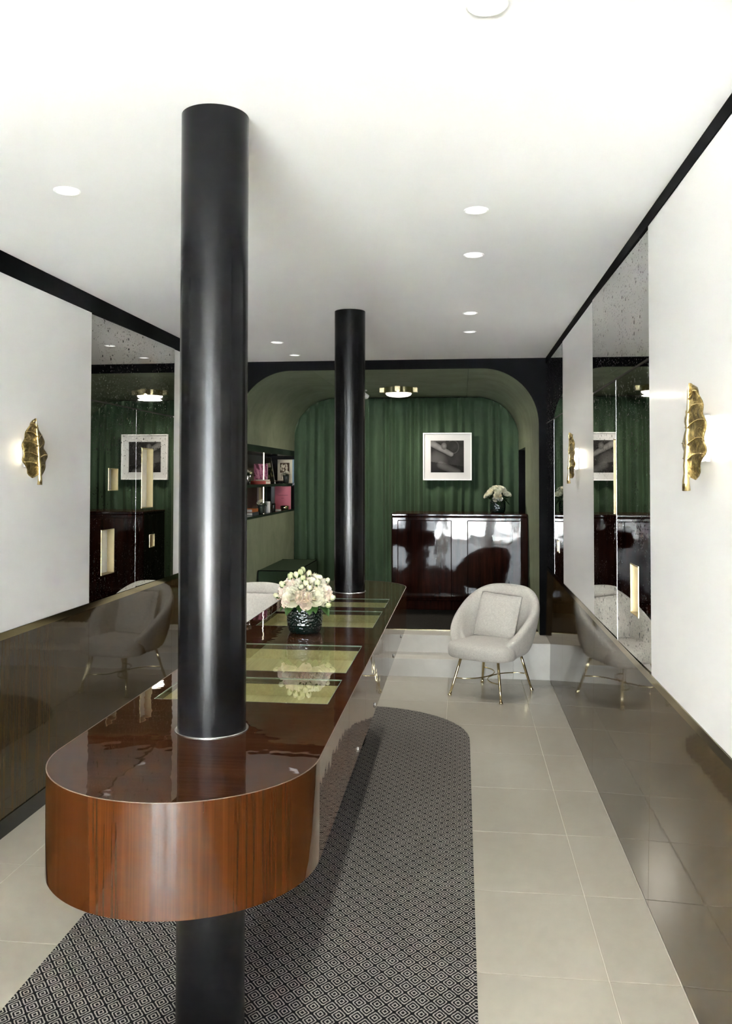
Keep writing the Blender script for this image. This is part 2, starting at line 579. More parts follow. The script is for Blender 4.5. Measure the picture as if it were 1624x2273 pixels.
# brass bands on top of the dado
struct(box('trim_3', XR - 0.003, XR + 0.06, YF, YA, 0.872, 0.903, M['brass_dark']), 'thin polished brass band above the right wall panelling')
struct(box('trim_4', XL - 0.06, XL + 0.003, YF, YA, 0.917, 0.952, M['brass_dark']), 'thin dark brass band above the left wall panelling')
struct(box('baseboard_left', XL - 0.06, XL + 0.006, YF, 7.386, 0.0, 0.084, M['black_gloss']))

# panelling, one piece per module; children of the walls
R_SEAMS = [YF, -3.86, -2.38, -0.90, 0.58, 2.065, 3.555, 5.026, 6.53, YA - 0.002]
L_SEAMS = [YF, -3.84, -2.39, -0.95, 0.49, 1.93, 3.37, 4.811, 6.254, YA - 0.002]
for i in range(len(R_SEAMS) - 1):
    a, b = R_SEAMS[i] + 0.0012, R_SEAMS[i + 1] - 0.0012
    xt, xb, zt_, zb = XR - 0.002, 0.7187, 0.872, 0.006
    v = [(xb, a, zb), (xb, b, zb), (xt, b, zt_), (xt, a, zt_), (XR + 0.058, a, zb), (XR + 0.058, b, zb), (XR + 0.058, b, zt_), (XR + 0.058, a, zt_)]
    f = [(0, 1, 2, 3), (4, 7, 6, 5), (0, 4, 5, 1), (3, 2, 6, 7), (0, 3, 7, 4), (1, 5, 6, 2)]
    mesh('dado_panel', v, f, M['wood_dado'], wall_right)
for i in range(len(L_SEAMS) - 1):
    a, b = L_SEAMS[i] + 0.0012, L_SEAMS[i + 1] - 0.0012
    box('dado_panel', XL - 0.058, XL, a, b, 0.085, 0.917, M['wood_dado'], wall_left)
R_MIRROR = [(3.555, 5.026, 4.284), (6.53, YA - 0.01, 7.151), (0.58, 2.065, 1.32)]
L_MIRROR = [(4.811, 6.254, 5.51), (1.93, 3.37, 2.65)]
for a, b in ((YF, -0.9), (-0.9, 0.58), (2.065, 3.555), (5.026, 6.53)):
    box('white_panel', XR, XR + 0.058, a + 0.001, b - 0.001, 0.904, 2.679, M['white_panel'], wall_right)
for a, b in ((YF, 0.49), (0.49, 1.93), (3.37, 4.811), (6.254, YA - 0.002)):
    box('white_panel', XL - 0.058, XL, a + 0.001, b - 0.001, 0.953, 2.629, M['white_panel'], wall_left)

# shop front behind the camera: piers, sill, header and two glazed openings
wall_front = struct(poly_prism('wall_front', [[(XL - 0.2, -0.1), (XR + 0.2, -0.1), (XR + 0.2, ZC + 0.1), (XL - 0.2, ZC + 0.1)],
                                               [(-2.05, 0.04), (-0.60, 0.04), (-0.60, 2.66), (-2.05, 2.66)],
                                               [(-0.50, 0.02), (0.66, 0.02), (0.66, 2.66), (-0.50, 2.66)]], YF - 0.15, YF, M['white_panel'], axis='Y'))
def glazed(name, x0, x1, z0, z1, rail=None):
    loops = [[(x0, z0), (x1, z0), (x1, z1), (x0, z1)]]
    t_ = 0.055
    zs = [z0 + t_, (rail or z1) - t_ / 2] if rail else [z0 + t_, z1 - t_]
    loops.append([(x0 + t_, zs[0]), (x1 - t_, zs[0]), (x1 - t_, zs[1]), (x0 + t_, zs[1])])
    if rail:
        loops.append([(x0 + t_, rail + t_ / 2), (x1 - t_, rail + t_ / 2), (x1 - t_, z1 - t_), (x0 + t_, z1 - t_)])
    o = struct(poly_prism(name, loops, YF - 0.10, YF - 0.05, M['black'], axis='Y'))
    for l in loops[1:]:
        box('pane', l[0][0], l[1][0], YF - 0.078, YF - 0.072, l[0][1], l[2][1], M['window_glass'], o)
    return o
glazed('window_1', -2.05, -0.60, 0.04, 2.66, 2.15)
glazed('door_1', -0.50, 0.66, 0.02, 2.66, 2.15)
struct(box('ground', -14, 14, -22, YF - 0.15, -0.3, -0.10, M['pavement']), 'pale pavement outside the shop front')
if PORTALS:
    for x0, x1, z0, z1 in ((-2.05, -0.60, 0.04, 2.66), (-0.50, 0.66, 0.02, 2.66)):
        ld = bpy.data.lights.new('daylight_portal', 'AREA')
        ld.shape = 'RECTANGLE'; ld.size = x1 - x0; ld.size_y = z1 - z0
        ld.cycles.is_portal = True
        lo = link(bpy.data.objects.new('daylight_portal', ld))
        lo.location = ((x0 + x1) / 2, YF - 0.02, (z0 + z1) / 2)
        lo.rotation_euler = (PI / 2, 0, 0)

# black wall with the arched opening
AX0, AX1, AZ, AR = -2.05, 0.674, 2.647, 0.50
def arch_pts(x0, x1, zt, r, n=16):
    p = []
    for k in range(n + 1):
        t = PI - (PI / 2) * k / n
        p.append((x0 + r + r * math.cos(t), zt - r + r * math.sin(t)))
    for k in range(n + 1):
        t = PI / 2 - (PI / 2) * k / n
        p.append((x1 - r + r * math.cos(t), zt - r + r * math.sin(t)))
    return p
ap = arch_pts(AX0, AX1, AZ, AR)
outer = [(AX0 - 0.6, -0.05), (AX0 - 0.6, AZ + 0.15), (AX1 + 1.1, AZ + 0.15), (AX1 + 1.1, -0.05), (AX1, -0.05)] + ap[::-1] + [(AX0, -0.05)]
struct(poly_prism('wall_back', [outer], YA, YA + 0.03, M['black'], axis='Y'), 'black end wall with an arched opening')

# vaulted recess: shell pieces
NZ0, NZ1, NY0, NY1 = 1.267, 1.996, 7.95, 10.60     # book niche
struct(poly_prism('wall_recess_left', [[(YA + 0.03, 0.0), (YB, 0.0), (YB, AZ - AR), (YA + 0.03, AZ - AR)],
                                       [(NY0, NZ0), (NY1, NZ0), (NY1, NZ1), (NY0, NZ1)]], AX0 - 0.06, AX0, M['green_plaster'], axis='X'))
DY0, DY1 = 9.46, 10.53
struct(poly_prism('wall_recess_right', [[(YA + 0.03, 0.0), (DY0, 0.0), (DY0, 2.0), (DY1, 2.0), (DY1, 0.0), (YB, 0.0), (YB, AZ - AR), (YA + 0.03, AZ - AR)]],
                  AX1, AX1 + 0.06, M['green_plaster'], axis='X'))
struct(poly_prism('door_2', [[(DY0 - 0.03, 0.0), (DY0, 0.0), (DY0, 1.985), (DY1 - 0.012, 1.985), (DY1 - 0.012, 0.0), (DY1 + 0.03, 0.0), (DY1 + 0.03, 2.03), (DY0 - 0.03, 2.03)]],
                  AX1 + 0.0605, AX1 + 0.9, M['black'], axis='X'), 'doorway in the right wall of the recess, its shade painted black')  # black lining paints the darkness of the deep opening
struct(box('doorway_shade', AX1 - 0.001, AX1 + 0.06, DY1 - 0.012, DY1 - 0.0002, 0.0, 1.999, M['black']), 'black strip painted in for the shade inside the doorway')  # added over the plaster reveal, its black stands for shade
SEAM_L, SEAM_R = -1.36, 0.06
def vault(name, pts, seg):
    v, f = [], []
    th = 0.06
    for (x, z), (nx, nz) in pts:
        for y in (YA + 0.03, YB):
            v.append((x, y, z)); v.append((x + nx * th, y, z + nz * th))
    for i in range(len(pts) - 1):
        a, b = i * 4, i * 4 + 4
        f += [(a, a + 2, b + 2, b), (a + 1, b + 1, b + 3, a + 3), (a, b, b + 1, a + 1), (a + 2, a + 3, b + 3, b + 2)]
    f += [(0, 1, 3, 2), (len(v) - 4, len(v) - 2, len(v) - 1, len(v) - 3)]
    o = mesh(name, v, f, M['green_plaster'])
    shade_auto(o, 50)
    return struct(o)
pl = [((AX0 + AR + AR * math.cos(t), AZ - AR + AR * math.sin(t)), (math.cos(t), math.sin(t))) for t in [PI - PI / 2 * k / 20 for k in range(21)]]
vault('ceiling_recess_left', pl + [((SEAM_L - 0.002, AZ), (0, 1))], 20)
pr = [((AX1 - AR + AR * math.cos(t), AZ - AR + AR * math.sin(t)), (math.cos(t), math.sin(t))) for t in [PI / 2 - PI / 2 * k / 20 for k in range(21)]]
vault('ceiling_recess_right', [((SEAM_R + 0.002, AZ), (0, 1))] + pr, 20)
struct(box('ceiling_recess', SEAM_L + 0.002, SEAM_R - 0.002, YA + 0.03, YB, AZ, AZ + 0.06, M['green_plaster']))
struct(box('wall_recess_end', AX0 - 0.5, AX1 + 1.0, YB, YB + 0.1, 0.0, ZC, M['black']))

struct(box('light_seal_roof', AX0 - 0.6, AX1 + 1.1, YA + 0.03, YB + 0.1, AZ + 0.061, AZ + 0.15, M['black']))  # unseen roof added over the recess to stop light leaking in
struct(box('light_seal_left', AX0 - 0.6, AX0 - 0.5, YA + 0.03, YB + 0.1, -0.05, AZ + 0.06, M['black']))  # unseen side added outside the recess to block stray light
struct(box('light_seal_right', AX1 + 1.0, AX1 + 1.1, YA + 0.03, YB + 0.1, -0.05, AZ + 0.06, M['black']))  # same added light block on the other side, out of view

# steps and raised floor
struct(box('floor_step', XL + 0.001, 0.42, 7.386, 7.668, -0.05, Z1, M['step'], bevel=0.003), 'lower pale stone step')
struct(box('floor_platform', XL + 0.001, XR, 7.668, YA + 0.16, -0.05, Z2, M['step'], bevel=0.003), 'upper pale stone step')
struct(box('floor_landing', 0.42, XR, 7.386, 7.668, -0.05, Z2, M['step'], bevel=0.003), 'pale stone plinth beside the right wall')
struct(box('floor_recess', AX0 - 0.05, AX1, YA + 0.16, YB, -0.05, Z2 - 0.006, M['carpet']), 'raised floor of the recess')
struct(box('light_seal_floor', AX0 - 0.6, AX1 + 1.1, 7.60, YB + 0.1, -0.15, -0.051, M['black']))  # unseen sheet added below to keep sky light out of the cavities
struct(box('trim_5', AX0, AX1, 7.925, 7.962, Z2 - 0.004, Z2 + 0.003, M['brass']), 'brass strip at the edge of the dark carpet')
cp = box('carpet', AX0 + 0.001, AX1 - 0.001, 7.962, YB - 0.16, Z2 - 0.006, Z2 + 0.006, M['carpet'])
struct(cp, 'dark ribbed carpet covering the recess floor')

# ------------------------------------------------------------------ mirrored cabinets
def pivot(o, ang):
    """move the origin of a flat part to its own centre and turn it about the vertical"""
    co = [v.co for v in o.data.vertices]
    c = Vector(((min(p.x for p in co) + max(p.x for p in co)) / 2, (min(p.y for p in co) + max(p.y for p in co)) / 2, 0))
    o.data.transform(Matrix.Translation(-c))
    o.location = c
    return lambda: setattr(o, 'rotation_euler', (0, 0, math.radians(ang)))

def mirrored_cabinet(side, y0, y1, ym, zj, windows, label, turn=(0.0, 0.0, 0.0)):
    s = 1 if side == 'R' else -1
    X = XR if side == 'R' else XL
    z0, z1 = (0.904, 2.679) if side == 'R' else (0.953, 2.629)
    t = thing('mirrored_cabinet', label, 'cabinet', (X + s * 0.03, (y0 + y1) / 2, z0), 0, 'antiqued mirror cabinets set into the side walls')
    def xr(a, b):
        return (min(X + s * a, X + s * b), max(X + s * a, X + s * b))
    b0, b1 = xr(0.0505, 0.058)
    box('carcass', b0, b1, y0 + 0.002, y1 - 0.002, z0, z1, M['black'], t)
    u0, u1 = xr(0.0, 0.006)
    um = box('upper_mirror', u0, u1, y0 + 0.003, y1 - 0.003, zj + 0.006, z1, M['mirror'], t)
    pivot(um, turn[0])()
    r0, r1 = xr(-0.001, 0.007)
    box('rail', r0, r1, y0 + 0.002, y1 - 0.002, zj - 0.003, zj + 0.005, M['bronze_edge'], t)
    for k, (da, db) in enumerate(((y0 + 0.002, ym - 0.0022), (ym + 0.0022, y1 - 0.002))):
        holes = [w for w in windows if da < (w[0] + w[1]) / 2 < db]
        loops = [[(da, z0 + 0.002), (db, z0 + 0.002), (db, zj - 0.004), (da, zj - 0.004)]]
        for a, b, c, d in holes:
            loops.append([(a, c), (b, c), (b, d), (a, d)])
        d0, d1 = xr(0.0, 0.006)
        door = poly_prism('door', loops, d0, d1, M['mirror_door'], t, axis='X')
        spin = pivot(door, turn[1 + k])
        e0, e1 = xr(-0.0004, 0.0064)
        ye = db if k == 0 else da
        box('edge', e0, e1, ye - 0.002 if k == 0 else ye - 0.001, ye + 0.001 if k == 0 else ye + 0.002, z0 + 0.002, zj - 0.004, M['steel'], door)
        for a, b, c, d in holes:
            n0, n1 = xr(-0.002, 0.045)
            th = 0.004
            bm = bmesh.new()
            box_bm(bm, n0, n1, a, a + th, c, d); box_bm(bm, n0, n1, b - th, b, c, d)
            box_bm(bm, n0, n1, a + th, b - th, c, c + th); box_bm(bm, n0, n1, a + th, b - th, d - th, d)
            bm_obj('niche_frame', bm, M['brass_satin'], door)
            k0, k1 = xr(0.043, 0.0465)
            box('niche_back', k0, k1, a + th, b - th, c + th, d - th, M['white'], door)
        spin()
    return t
mirrored_cabinet('R', *R_MIRROR[0], 2.15, [(3.804, 3.966, 1.085, 1.302), (4.30, 4.385, 1.496, 1.866)], 'speckled mirror cabinet on the right wall between the two white panels', (0.3, 0.7, 0.35))
mirrored_cabinet('R', *R_MIRROR[1], 2.15, [(6.80, 6.93, 1.10, 1.19)], 'speckled mirror cabinet on the right wall next to the arch')
mirrored_cabinet('R', *R_MIRROR[2], 2.15, [], 'speckled mirror cabinet on the right wall nearest the shop front')
mirrored_cabinet('L', *L_MIRROR[0], 2.122, [(5.074, 5.216, 1.593, 1.73), (5.633, 5.837, 1.466, 1.873), (4.978, 5.166, 1.089, 1.36), (5.784, 5.877, 1.193, 1.281)],
                 'speckled mirror cabinet with brass niches on the left wall behind the front column', (-0.65, -0.75, -1.0))
mirrored_cabinet('L', *L_MIRROR[1], 2.122, [], 'speckled mirror cabinet on the left wall nearest the shop front')

# ------------------------------------------------------------------ display counter
CX0, CX1 = -1.060, -0.363
CXM, CR = (CX0 + CX1) / 2, (CX1 - CX0) / 2
CYA, CYB = 1.877 + CR, 5.70
CT, CBZ = 0.958, 0.700
COLS = [(-0.7135, 2.4532), (-0.7047, 5.4686)]
COLR = 0.097
counter = thing('display_counter', 'long glossy mahogany display counter with rounded ends and glass insets', 'counter', (CXM, (CYA + CYB) / 2, 0))
def stadium(r, y0, y1, n=40):
    p = [(CXM + r * math.cos(t), y0 + r * math.sin(t)) for t in [PI + PI * k / n for k in range(n + 1)]]
    p += [(CXM + r * math.cos(t), y1 + r * math.sin(t)) for t in [PI * k / n for k in range(n + 1)]]
    return p
def circ(c, r, n=40):
    return [(c[0] + r * math.cos(2 * PI * k / n), c[1] + r * math.sin(2 * PI * k / n)) for k in range(n)]
GL = [(2.755, 3.090), (3.197, 3.714), (4.165, 4.676), (4.809, 5.148)]
GX0, GX1 = -0.995, -0.424
# the top comes in three lengths with fine joints
VN = 0.0026
TR = CR - VN
def top_piece(ya, yb, ends, glass_ids, col):
    n = 40
    if ends == 'near':
        o = [(CXM + TR * math.cos(t), CYA + TR * math.sin(t)) for t in [PI + PI * k / n for k in range(n + 1)]] + [(CX1 - VN, yb), (CX0 + VN, yb)]
    elif ends == 'far':
        o = [(CX0 + VN, ya), (CX1 - VN, ya)] + [(CXM + TR * math.cos(t), CYB + TR * math.sin(t)) for t in [PI * k / n for k in range(n + 1)]]
    else:
        o = [(CX0, ya), (CX1, ya), (CX1, yb), (CX0, yb)]
    loops = [o]
    for gi in glass_ids:
        a, b = GL[gi]
        loops.append([(GX0, a), (GX1, a), (GX1, b), (GX0, b)])
    if col is not None:
        loops.append(circ(COLS[col], COLR + 0.0015))
    return poly_prism('counter_top', loops, CT - 0.022, CT, M['wood_top'], counter)
top_piece(None, 3.758, 'near', (0, 1), 0)
top_piece(3.7605, None, 'far', (2, 3), 1)
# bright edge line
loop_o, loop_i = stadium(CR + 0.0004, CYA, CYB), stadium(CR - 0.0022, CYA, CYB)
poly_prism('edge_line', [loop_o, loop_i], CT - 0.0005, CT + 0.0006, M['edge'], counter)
# curved ends
def curved(name, yc, a0, a1, z0, z1, mat, th=0.0024, n=48):
    o = [(CXM + CR * math.cos(a0 + (a1 - a0) * k / n), yc + CR * math.sin(a0 + (a1 - a0) * k / n)) for k in range(n + 1)]
    i = [(CXM + (CR - th) * math.cos(a1 + (a0 - a1) * k / n), yc + (CR - th) * math.sin(a1 + (a0 - a1) * k / n)) for k in range(n + 1)]
    ob = poly_prism(name, [o + i], z0, z1, mat, counter)
    return shade_auto(ob, 30)
curved('end_panel', CYA, PI, 2 * PI, CBZ, CT - 0.0006, M['wood_end'])
curved('end_panel', CYB, 0, PI, CBZ, CT - 0.0006, M['wood_end'])
# side panels with locks
SIDE = [CYA, 2.811, 3.307, 3.976, 4.321, 5.009, CYB]
LOCK = {1: 3.044, 2: 3.644, 4: 4.646, 5: 5.219}
for s, X in ((1, CX1), (-1, CX0)):
    for i in range(len(SIDE) - 1):
        a, b = SIDE[i] + 0.001, SIDE[i + 1] - 0.001
        p = box('side_panel', min(X, X - s * 0.0024), max(X, X - s * 0.0024), a, b, CBZ, CT - 0.0006, M['wood_side'], counter)
        if i in LOCK:
            y = LOCK[i]
            bm = bmesh.new()
            r = bmesh.ops.create_cone(bm, cap_ends=True, segments=20, radius1=0.0105, radius2=0.0085, depth=0.005)
            bmesh.ops.rotate(bm, verts=bm.verts[:], cent=(0, 0, 0), matrix=Matrix.Rotation(s * PI / 2, 3, 'Y'))
            bmesh.ops.translate(bm, verts=bm.verts[:], vec=(X + s * 0.0025, y, 0.728))
            bm_obj('lock', bm, M['steel'], p)
# underside, trays, panes, pedestal
poly_prism('underside', [stadium(CR - 0.003, CYA, CYB), circ(COLS[0], COLR + 0.0015), circ(COLS[1], COLR + 0.0015)], CBZ + 0.004, CBZ + 0.02, M['black'], counter)
for a, b in GL:
    z = 0.895
    bm = bmesh.new()
    box_bm(bm, GX0, GX1, a, b, z - 0.01, z)
    box_bm(bm, GX0 - 0.008, GX0, a - 0.008, b + 0.008, z - 0.01, CT - 0.023)
    box_bm(bm, GX1, GX1 + 0.008, a - 0.008, b + 0.008, z - 0.01, CT - 0.023)
    box_bm(bm, GX0, GX1, a - 0.008, a, z - 0.01, CT - 0.023)
    box_bm(bm, GX0, GX1, b, b + 0.008, z - 0.01, CT - 0.023)
    bm_obj('tray', bm, M['tray'], counter)
    pane = box('glass_pane', GX0 + 0.0025, GX1 - 0.0025, a + 0.0025, b - 0.0025, CT - 0.0085, CT - 0.0005, M['glass'], counter)
    poly_prism('pane_rim', [[(GX0, a), (GX1, a), (GX1, b), (GX0, b)], [(GX0 + 0.002, a + 0.002), (GX1 - 0.002, a + 0.002), (GX1 - 0.002, b - 0.002), (GX0 + 0.002, b - 0.002)]],
               CT - 0.0045, CT + 0.0002, M['glass_edge'], pane)
box('pedestal', -0.80, -0.66, 4.00, 5.20, 0.0075, CBZ + 0.004, M['black'], counter, 0.004)
box('bracket', CX1 - 0.05, CX1 - 0.001, 3.285, 3.325, CBZ - 0.018, CBZ + 0.002, M['black'], counter, 0.003)

# ------------------------------------------------------------------ columns
for i, c in enumerate(COLS):
    lab = ('thick black steel column rising through the rounded front end of the counter', 'black steel column rising through the far end of the counter')[i]
    t = thing('column', lab, 'column', (c[0], c[1], 0))
    prof = [(COLR, 0.008), (COLR, 0.5), (COLR, 0.94), (COLR, 1.5), (COLR, 2.2), (COLR, ZC - 0.0005)]
    sh = lathe('shaft', prof, M['column'], t, 96, (c[0], c[1], 0))
    shade_auto(sh, 40)
    prof = [(COLR + 0.0003, CT + 0.0002), (COLR + 0.0075, CT + 0.0002), (COLR + 0.0075, CT + 0.0018), (COLR + 0.006, CT + 0.003), (COLR + 0.0003, CT + 0.003), (COLR + 0.0003, CT + 0.0002)]
    lathe('collar', prof, M['steel'], t, 96, (c[0], c[1], 0), smooth=False)

# ------------------------------------------------------------------ rug
RXM, RR = -0.695, 0.742
n = 48
rp = [(RXM + RR * math.cos(t), 2.29 + RR * math.sin(t)) for t in [PI + PI * k / n for k in range(n + 1)]]
rp += [(RXM + RR * math.cos(t), 5.63 + RR * math.sin(t)) for t in [PI * k / n for k in range(n + 1)]]
rug = poly_prism('rug', [rp], 0.0003, 0.0072, M['rug'])
tag(rug, 'long black and ivory diamond patterned rug with rounded ends under the counter', 'rug')

# ------------------------------------------------------------------ armchairs
def make_chair(label, loc, rot):
    t = thing('armchair', label, 'armchair', loc, rot, 'tweed tub armchairs on brass legs')
    # shell: open grid around the back, sections from outer bottom over the rim to inner bottom
    NT_, verts, faces = 25, [], []
    secs = 11
    for i in range(NT_):
        u = -1 + 2 * i / (NT_ - 1)
        phi = u * math.radians(139)
        c, s_ = math.cos(phi), math.sin(phi)
        k = math.cos(u * PI / 2) ** 2
        zr = 0.418 + 0.402 * k ** 0.66 if k > 1e-6 else 0.418
        thick = 0.055 + 0.02 * (1 - k)
        def pt(a, b, z, lean=0.0):
            return (a * math.copysign(abs(s_) ** 0.66, s_), b * math.copysign(abs(c) ** 0.86, c) + lean + 0.02, z)
        A0, B0 = 0.255, 0.255
        A1, B1 = 0.362, 0.328
        zb = 0.298
        def outer(f):
            z = zb + (zr - zb) * f
            h = min(1.0, (z - zb) / 0.36)
            e = h ** 0.6
            return A0 + (A1 - A0) * e, B0 + (B1 - B0) * e, z
        row = []
        row.append(pt(A0 * 0.80, B0 * 0.80, zb - 0.004))
        for f in (0.03, 0.3, 0.62, 0.88):
            a, b, z = outer(f); row.append(pt(a, b, z))
        a, b, z = outer(1.0)
        row.append(pt(a - thick * 0.28, b - thick * 0.28, zr + 0.004))
        row.append(pt(a - thick * 0.85, b - thick * 0.85, zr - 0.004))
        row.append(pt(a - thick * 1.18, b - thick * 1.18, zr - 0.035))
        zi = 0.40
        row.append(pt(a - thick * 1.45, b - thick * 1.45, zi + (zr - zi) * 0.62))
        row.append(pt(a - thick * 1.75, b - thick * 1.75, zi + (zr - zi) * 0.25))
        row.append(pt(a - thick * 2.0 - 0.02, b - thick * 2.0 - 0.02, 0.36))
        verts += row
    for i in range(NT_ - 1):
        for j in range(secs - 1):
            a = i * secs + j
            faces.append((a, a + secs, a + secs + 1, a + 1))
    faces.append(tuple(range(secs)))
    faces.append(tuple((NT_ - 1) * secs + j for j in range(secs))[::-1])
    sh = mesh('shell', verts, faces, M['boucle'], t, True, world=False)
    subsurf(sh, 2)
    # seat cushion
    n = 36
    rows = [(0.80, 0.292), (0.97, 0.297), (1.0, 0.325), (1.0, 0.365), (0.975, 0.395), (0.90, 0.412), (0.6, 0.424), (0.25, 0.427)]
    v, f = [], []
    for sc, z in rows:
        for k in range(n):
            a = 2 * PI * k / n
            cx, cy = math.cos(a), math.sin(a)
            ex = 0.55
            x = 0.282 * sc * math.copysign(abs(cx) ** ex, cx)
            y = 0.262 * sc * math.copysign(abs(cy) ** ex, cy)
            bow = -0.022 * (1 - (x / 0.3) ** 2) if y < 0 else 0
            v.append((x * (1.0 if y < 0 else 0.86), y - 0.035 + bow, z))
    for j in range(len(rows) - 1):
        for k in range(n):
            a = j * n + k; b = j * n + (k + 1) % n
            f.append((a, b, b + n, a + n))
    f.append(tuple(range(n))[::-1]); f.append(tuple(range((len(rows) - 1) * n, len(rows) * n)))
    st = mesh('seat', v, f, M['boucle'], t, True, world=False)
    subsurf(st, 1)
    # loose back cushion
    m = 18
    v, f = [], []
    for side in (1, -1):
        for i in range(m + 1):
            for j in range(m + 1):
                p, q = -1 + 2 * i / m, -1 + 2 * j / m
                th = 0.072 * max(0.0, (1 - p ** 4) * (1 - q ** 4)) ** 0.6 + 0.002
                pull = 1 - 0.05 * (1 - abs(q) ** 2) * abs(p) ** 3
                pull2 = 1 - 0.06 * (1 - abs(p) ** 2) * abs(q) ** 3
                rc_ = 1 - 0.045 * p * p * q * q
                v.append((0.184 * p * pull * rc_, -side * th, 0.184 * q * pull2 * rc_))
    N = (m + 1) ** 2
    for i in range(m):
        for j in range(m):
            a = i * (m + 1) + j
            f.append((a, a + 1, a + m + 2, a + m + 1))
            f.append((N + a, N + a + m + 1, N + a + m + 2, N + a + 1))
    R_ = Matrix.Rotation(math.radians(-20), 4, 'X') @ Matrix.Rotation(math.radians(3), 4, 'Y')
    v = [tuple((Matrix.Translation((-0.012, 0.135, 0.578)) @ R_) @ Vector(p)) for p in v]
    cu = mesh('cushion', v, f, M['boucle'], t, True, world=False)
    bm = bmesh.new(); bm.from_mesh(cu.data); bmesh.ops.remove_doubles(bm, verts=bm.verts[:], dist=0.005); bm.to_mesh(cu.data); bm.free()
    cu.data.polygons.foreach_set('use_smooth', [True] * len(cu.data.polygons))
    # dark tube round the cushion, paints in its shaded outline
    ring = []
    for a, b in (((-1, -1), (1, -1)), ((1, -1), (1, 1)), ((1, 1), (-1, 1)), ((-1, 1), (-1, -1))):
        for k in range(12):
            p = a[0] + (b[0] - a[0]) * k / 12; q = a[1] + (b[1] - a[1]) * k / 12
            pull = 1 - 0.05 * (1 - abs(q) ** 2) * abs(p) ** 3
            pull2 = 1 - 0.06 * (1 - abs(p) ** 2) * abs(q) ** 3
            ring.append(tuple((Matrix.Translation((-0.012, 0.135, 0.578)) @ R_) @ Vector((0.1845 * p * pull * (1 - 0.045 * p * p * q * q), 0, 0.1845 * q * pull2 * (1 - 0.045 * p * p * q * q)))))
    ring.append(ring[0])
    pv, pf = tube_geo(ring, 0.0024, 6)
    mesh('outline_tube', pv, pf, M['boucle_shade'], cu, True, world=False)
    # legs with little feet
    tops = {}
    for sx in (-1, 1):
        for sy in (-1, 1):
            top = Vector((sx * 0.155, sy * 0.185 + (0.0), 0.305)); foot = Vector((sx * 0.22, sy * 0.262, 0.0))
            l = tube('leg', [foot + (top - foot) * 0.03, foot + (top - foot) * 0.3, foot + (top - foot) * 0.65, top], [0.0085, 0.0095, 0.0105, 0.0105], M['brass'], t, 12, world=False)
            d = (top - foot).normalized()
            tube('foot', [foot + Vector((0, 0, 0.0005)), foot + d * 0.006, foot + d * 0.018, foot + d * 0.034], [0.0145, 0.0145, 0.011, 0.0092], M['brass'], l, 14, world=False)
            tops[(sx, sy)] = (foot, top)
    # two half-ring stretchers that meet in the middle
    for sx in (-1, 1):
        P0 = tops[(sx, -1)][0].lerp(tops[(sx, -1)][1], 0.44); P1 = tops[(sx, 1)][0].lerp(tops[(sx, 1)][1], 0.44)
        pts = []
        for k in range(25):
            a = -PI / 2 + PI * k / 24
            pts.append((P0.x - sx * math.cos(a) * (abs(P0.x) - 0.006), math.sin(a) * abs(P0.y), P0.z))
        tube('stretcher', pts, 0.0045, M['brass'], t, 8, world=False)
    return t
make_chair('pale tweed tub armchair with loose cushion beside the right wall', (0.223, 6.902, 0.0), math.radians(-29.7))
make_chair('pale tweed tub armchair half hidden behind the front column and the bouquet', (-1.585, 6.72, 0.0), math.radians(16))

# ------------------------------------------------------------------ vases and flowers
def petal_patch(r0, r1, h, phi, half, z0, curl, nv=6, nu=6, seed=0.0, wave=0.12):
    v = []
    for j in range(nv + 1):
        q = j / nv
        for i in range(nu + 1):
            p = -1 + 2 * i / nu
            prof = math.sin(PI * (0.16 + 0.60 * q)) ** 0.8
            edge = 1 - 0.20 * abs(p) ** 2.5 * q
            a = phi + p * half * prof
            r = r0 + (r1 - r0) * math.sin(min(1.0, q * 1.15) * PI / 2) + curl * q ** 3 + wave * r1 * (noise.noise((phi * 3 + p * 1.5, q * 2, seed)) * q)
            z = z0 + h * (q * edge) - abs(curl) * 0.55 * q ** 5 + 0.06 * h * noise.noise((p * 2 + phi, q * 3, seed + 5))
            v.append((r * math.cos(a), r * math.sin(a), z))
    f = []
    for j in range(nv):
        for i in range(nu):
            a = j * (nu + 1) + i
            f.append((a, a + 1, a + nu + 2, a + nu + 1))
    return v, f

def rose_mesh(name, R, open_, seed):
    rnd = random.Random(seed)
    V, F = [], []
    layers = [(0.10, 3, 0.92, 1.2), (0.22, 3, 0.95, 1.1), (0.38, 4, 0.97, 1.0), (0.56, 5, 0.95, 0.85), (0.76, 5, 0.88, 0.8), (0.95, 6, 0.74, 0.72)]
    for li, (rr, cnt, hh, half) in enumerate(layers):
        for k in range(cnt):
            phi = 2 * PI * k / cnt + li * 0.83 + rnd.uniform(-0.15, 0.15)
            curl = R * open_ * (0.02 + 0.30 * max(0, rr - 0.3))
            v, f = petal_patch(R * 0.12, R * rr, R * 1.35 * hh, phi, half, 0.0, curl, seed=seed + li * 7 + k)
            o = len(V); V += v; F += [tuple(o + i for i in q) for q in f]
    v2 = []
    me = bpy.data.meshes.new(name)
    me.from_pydata(V, [], F)
    me.polygons.foreach_set('use_smooth', [True] * len(me.polygons))
    return me

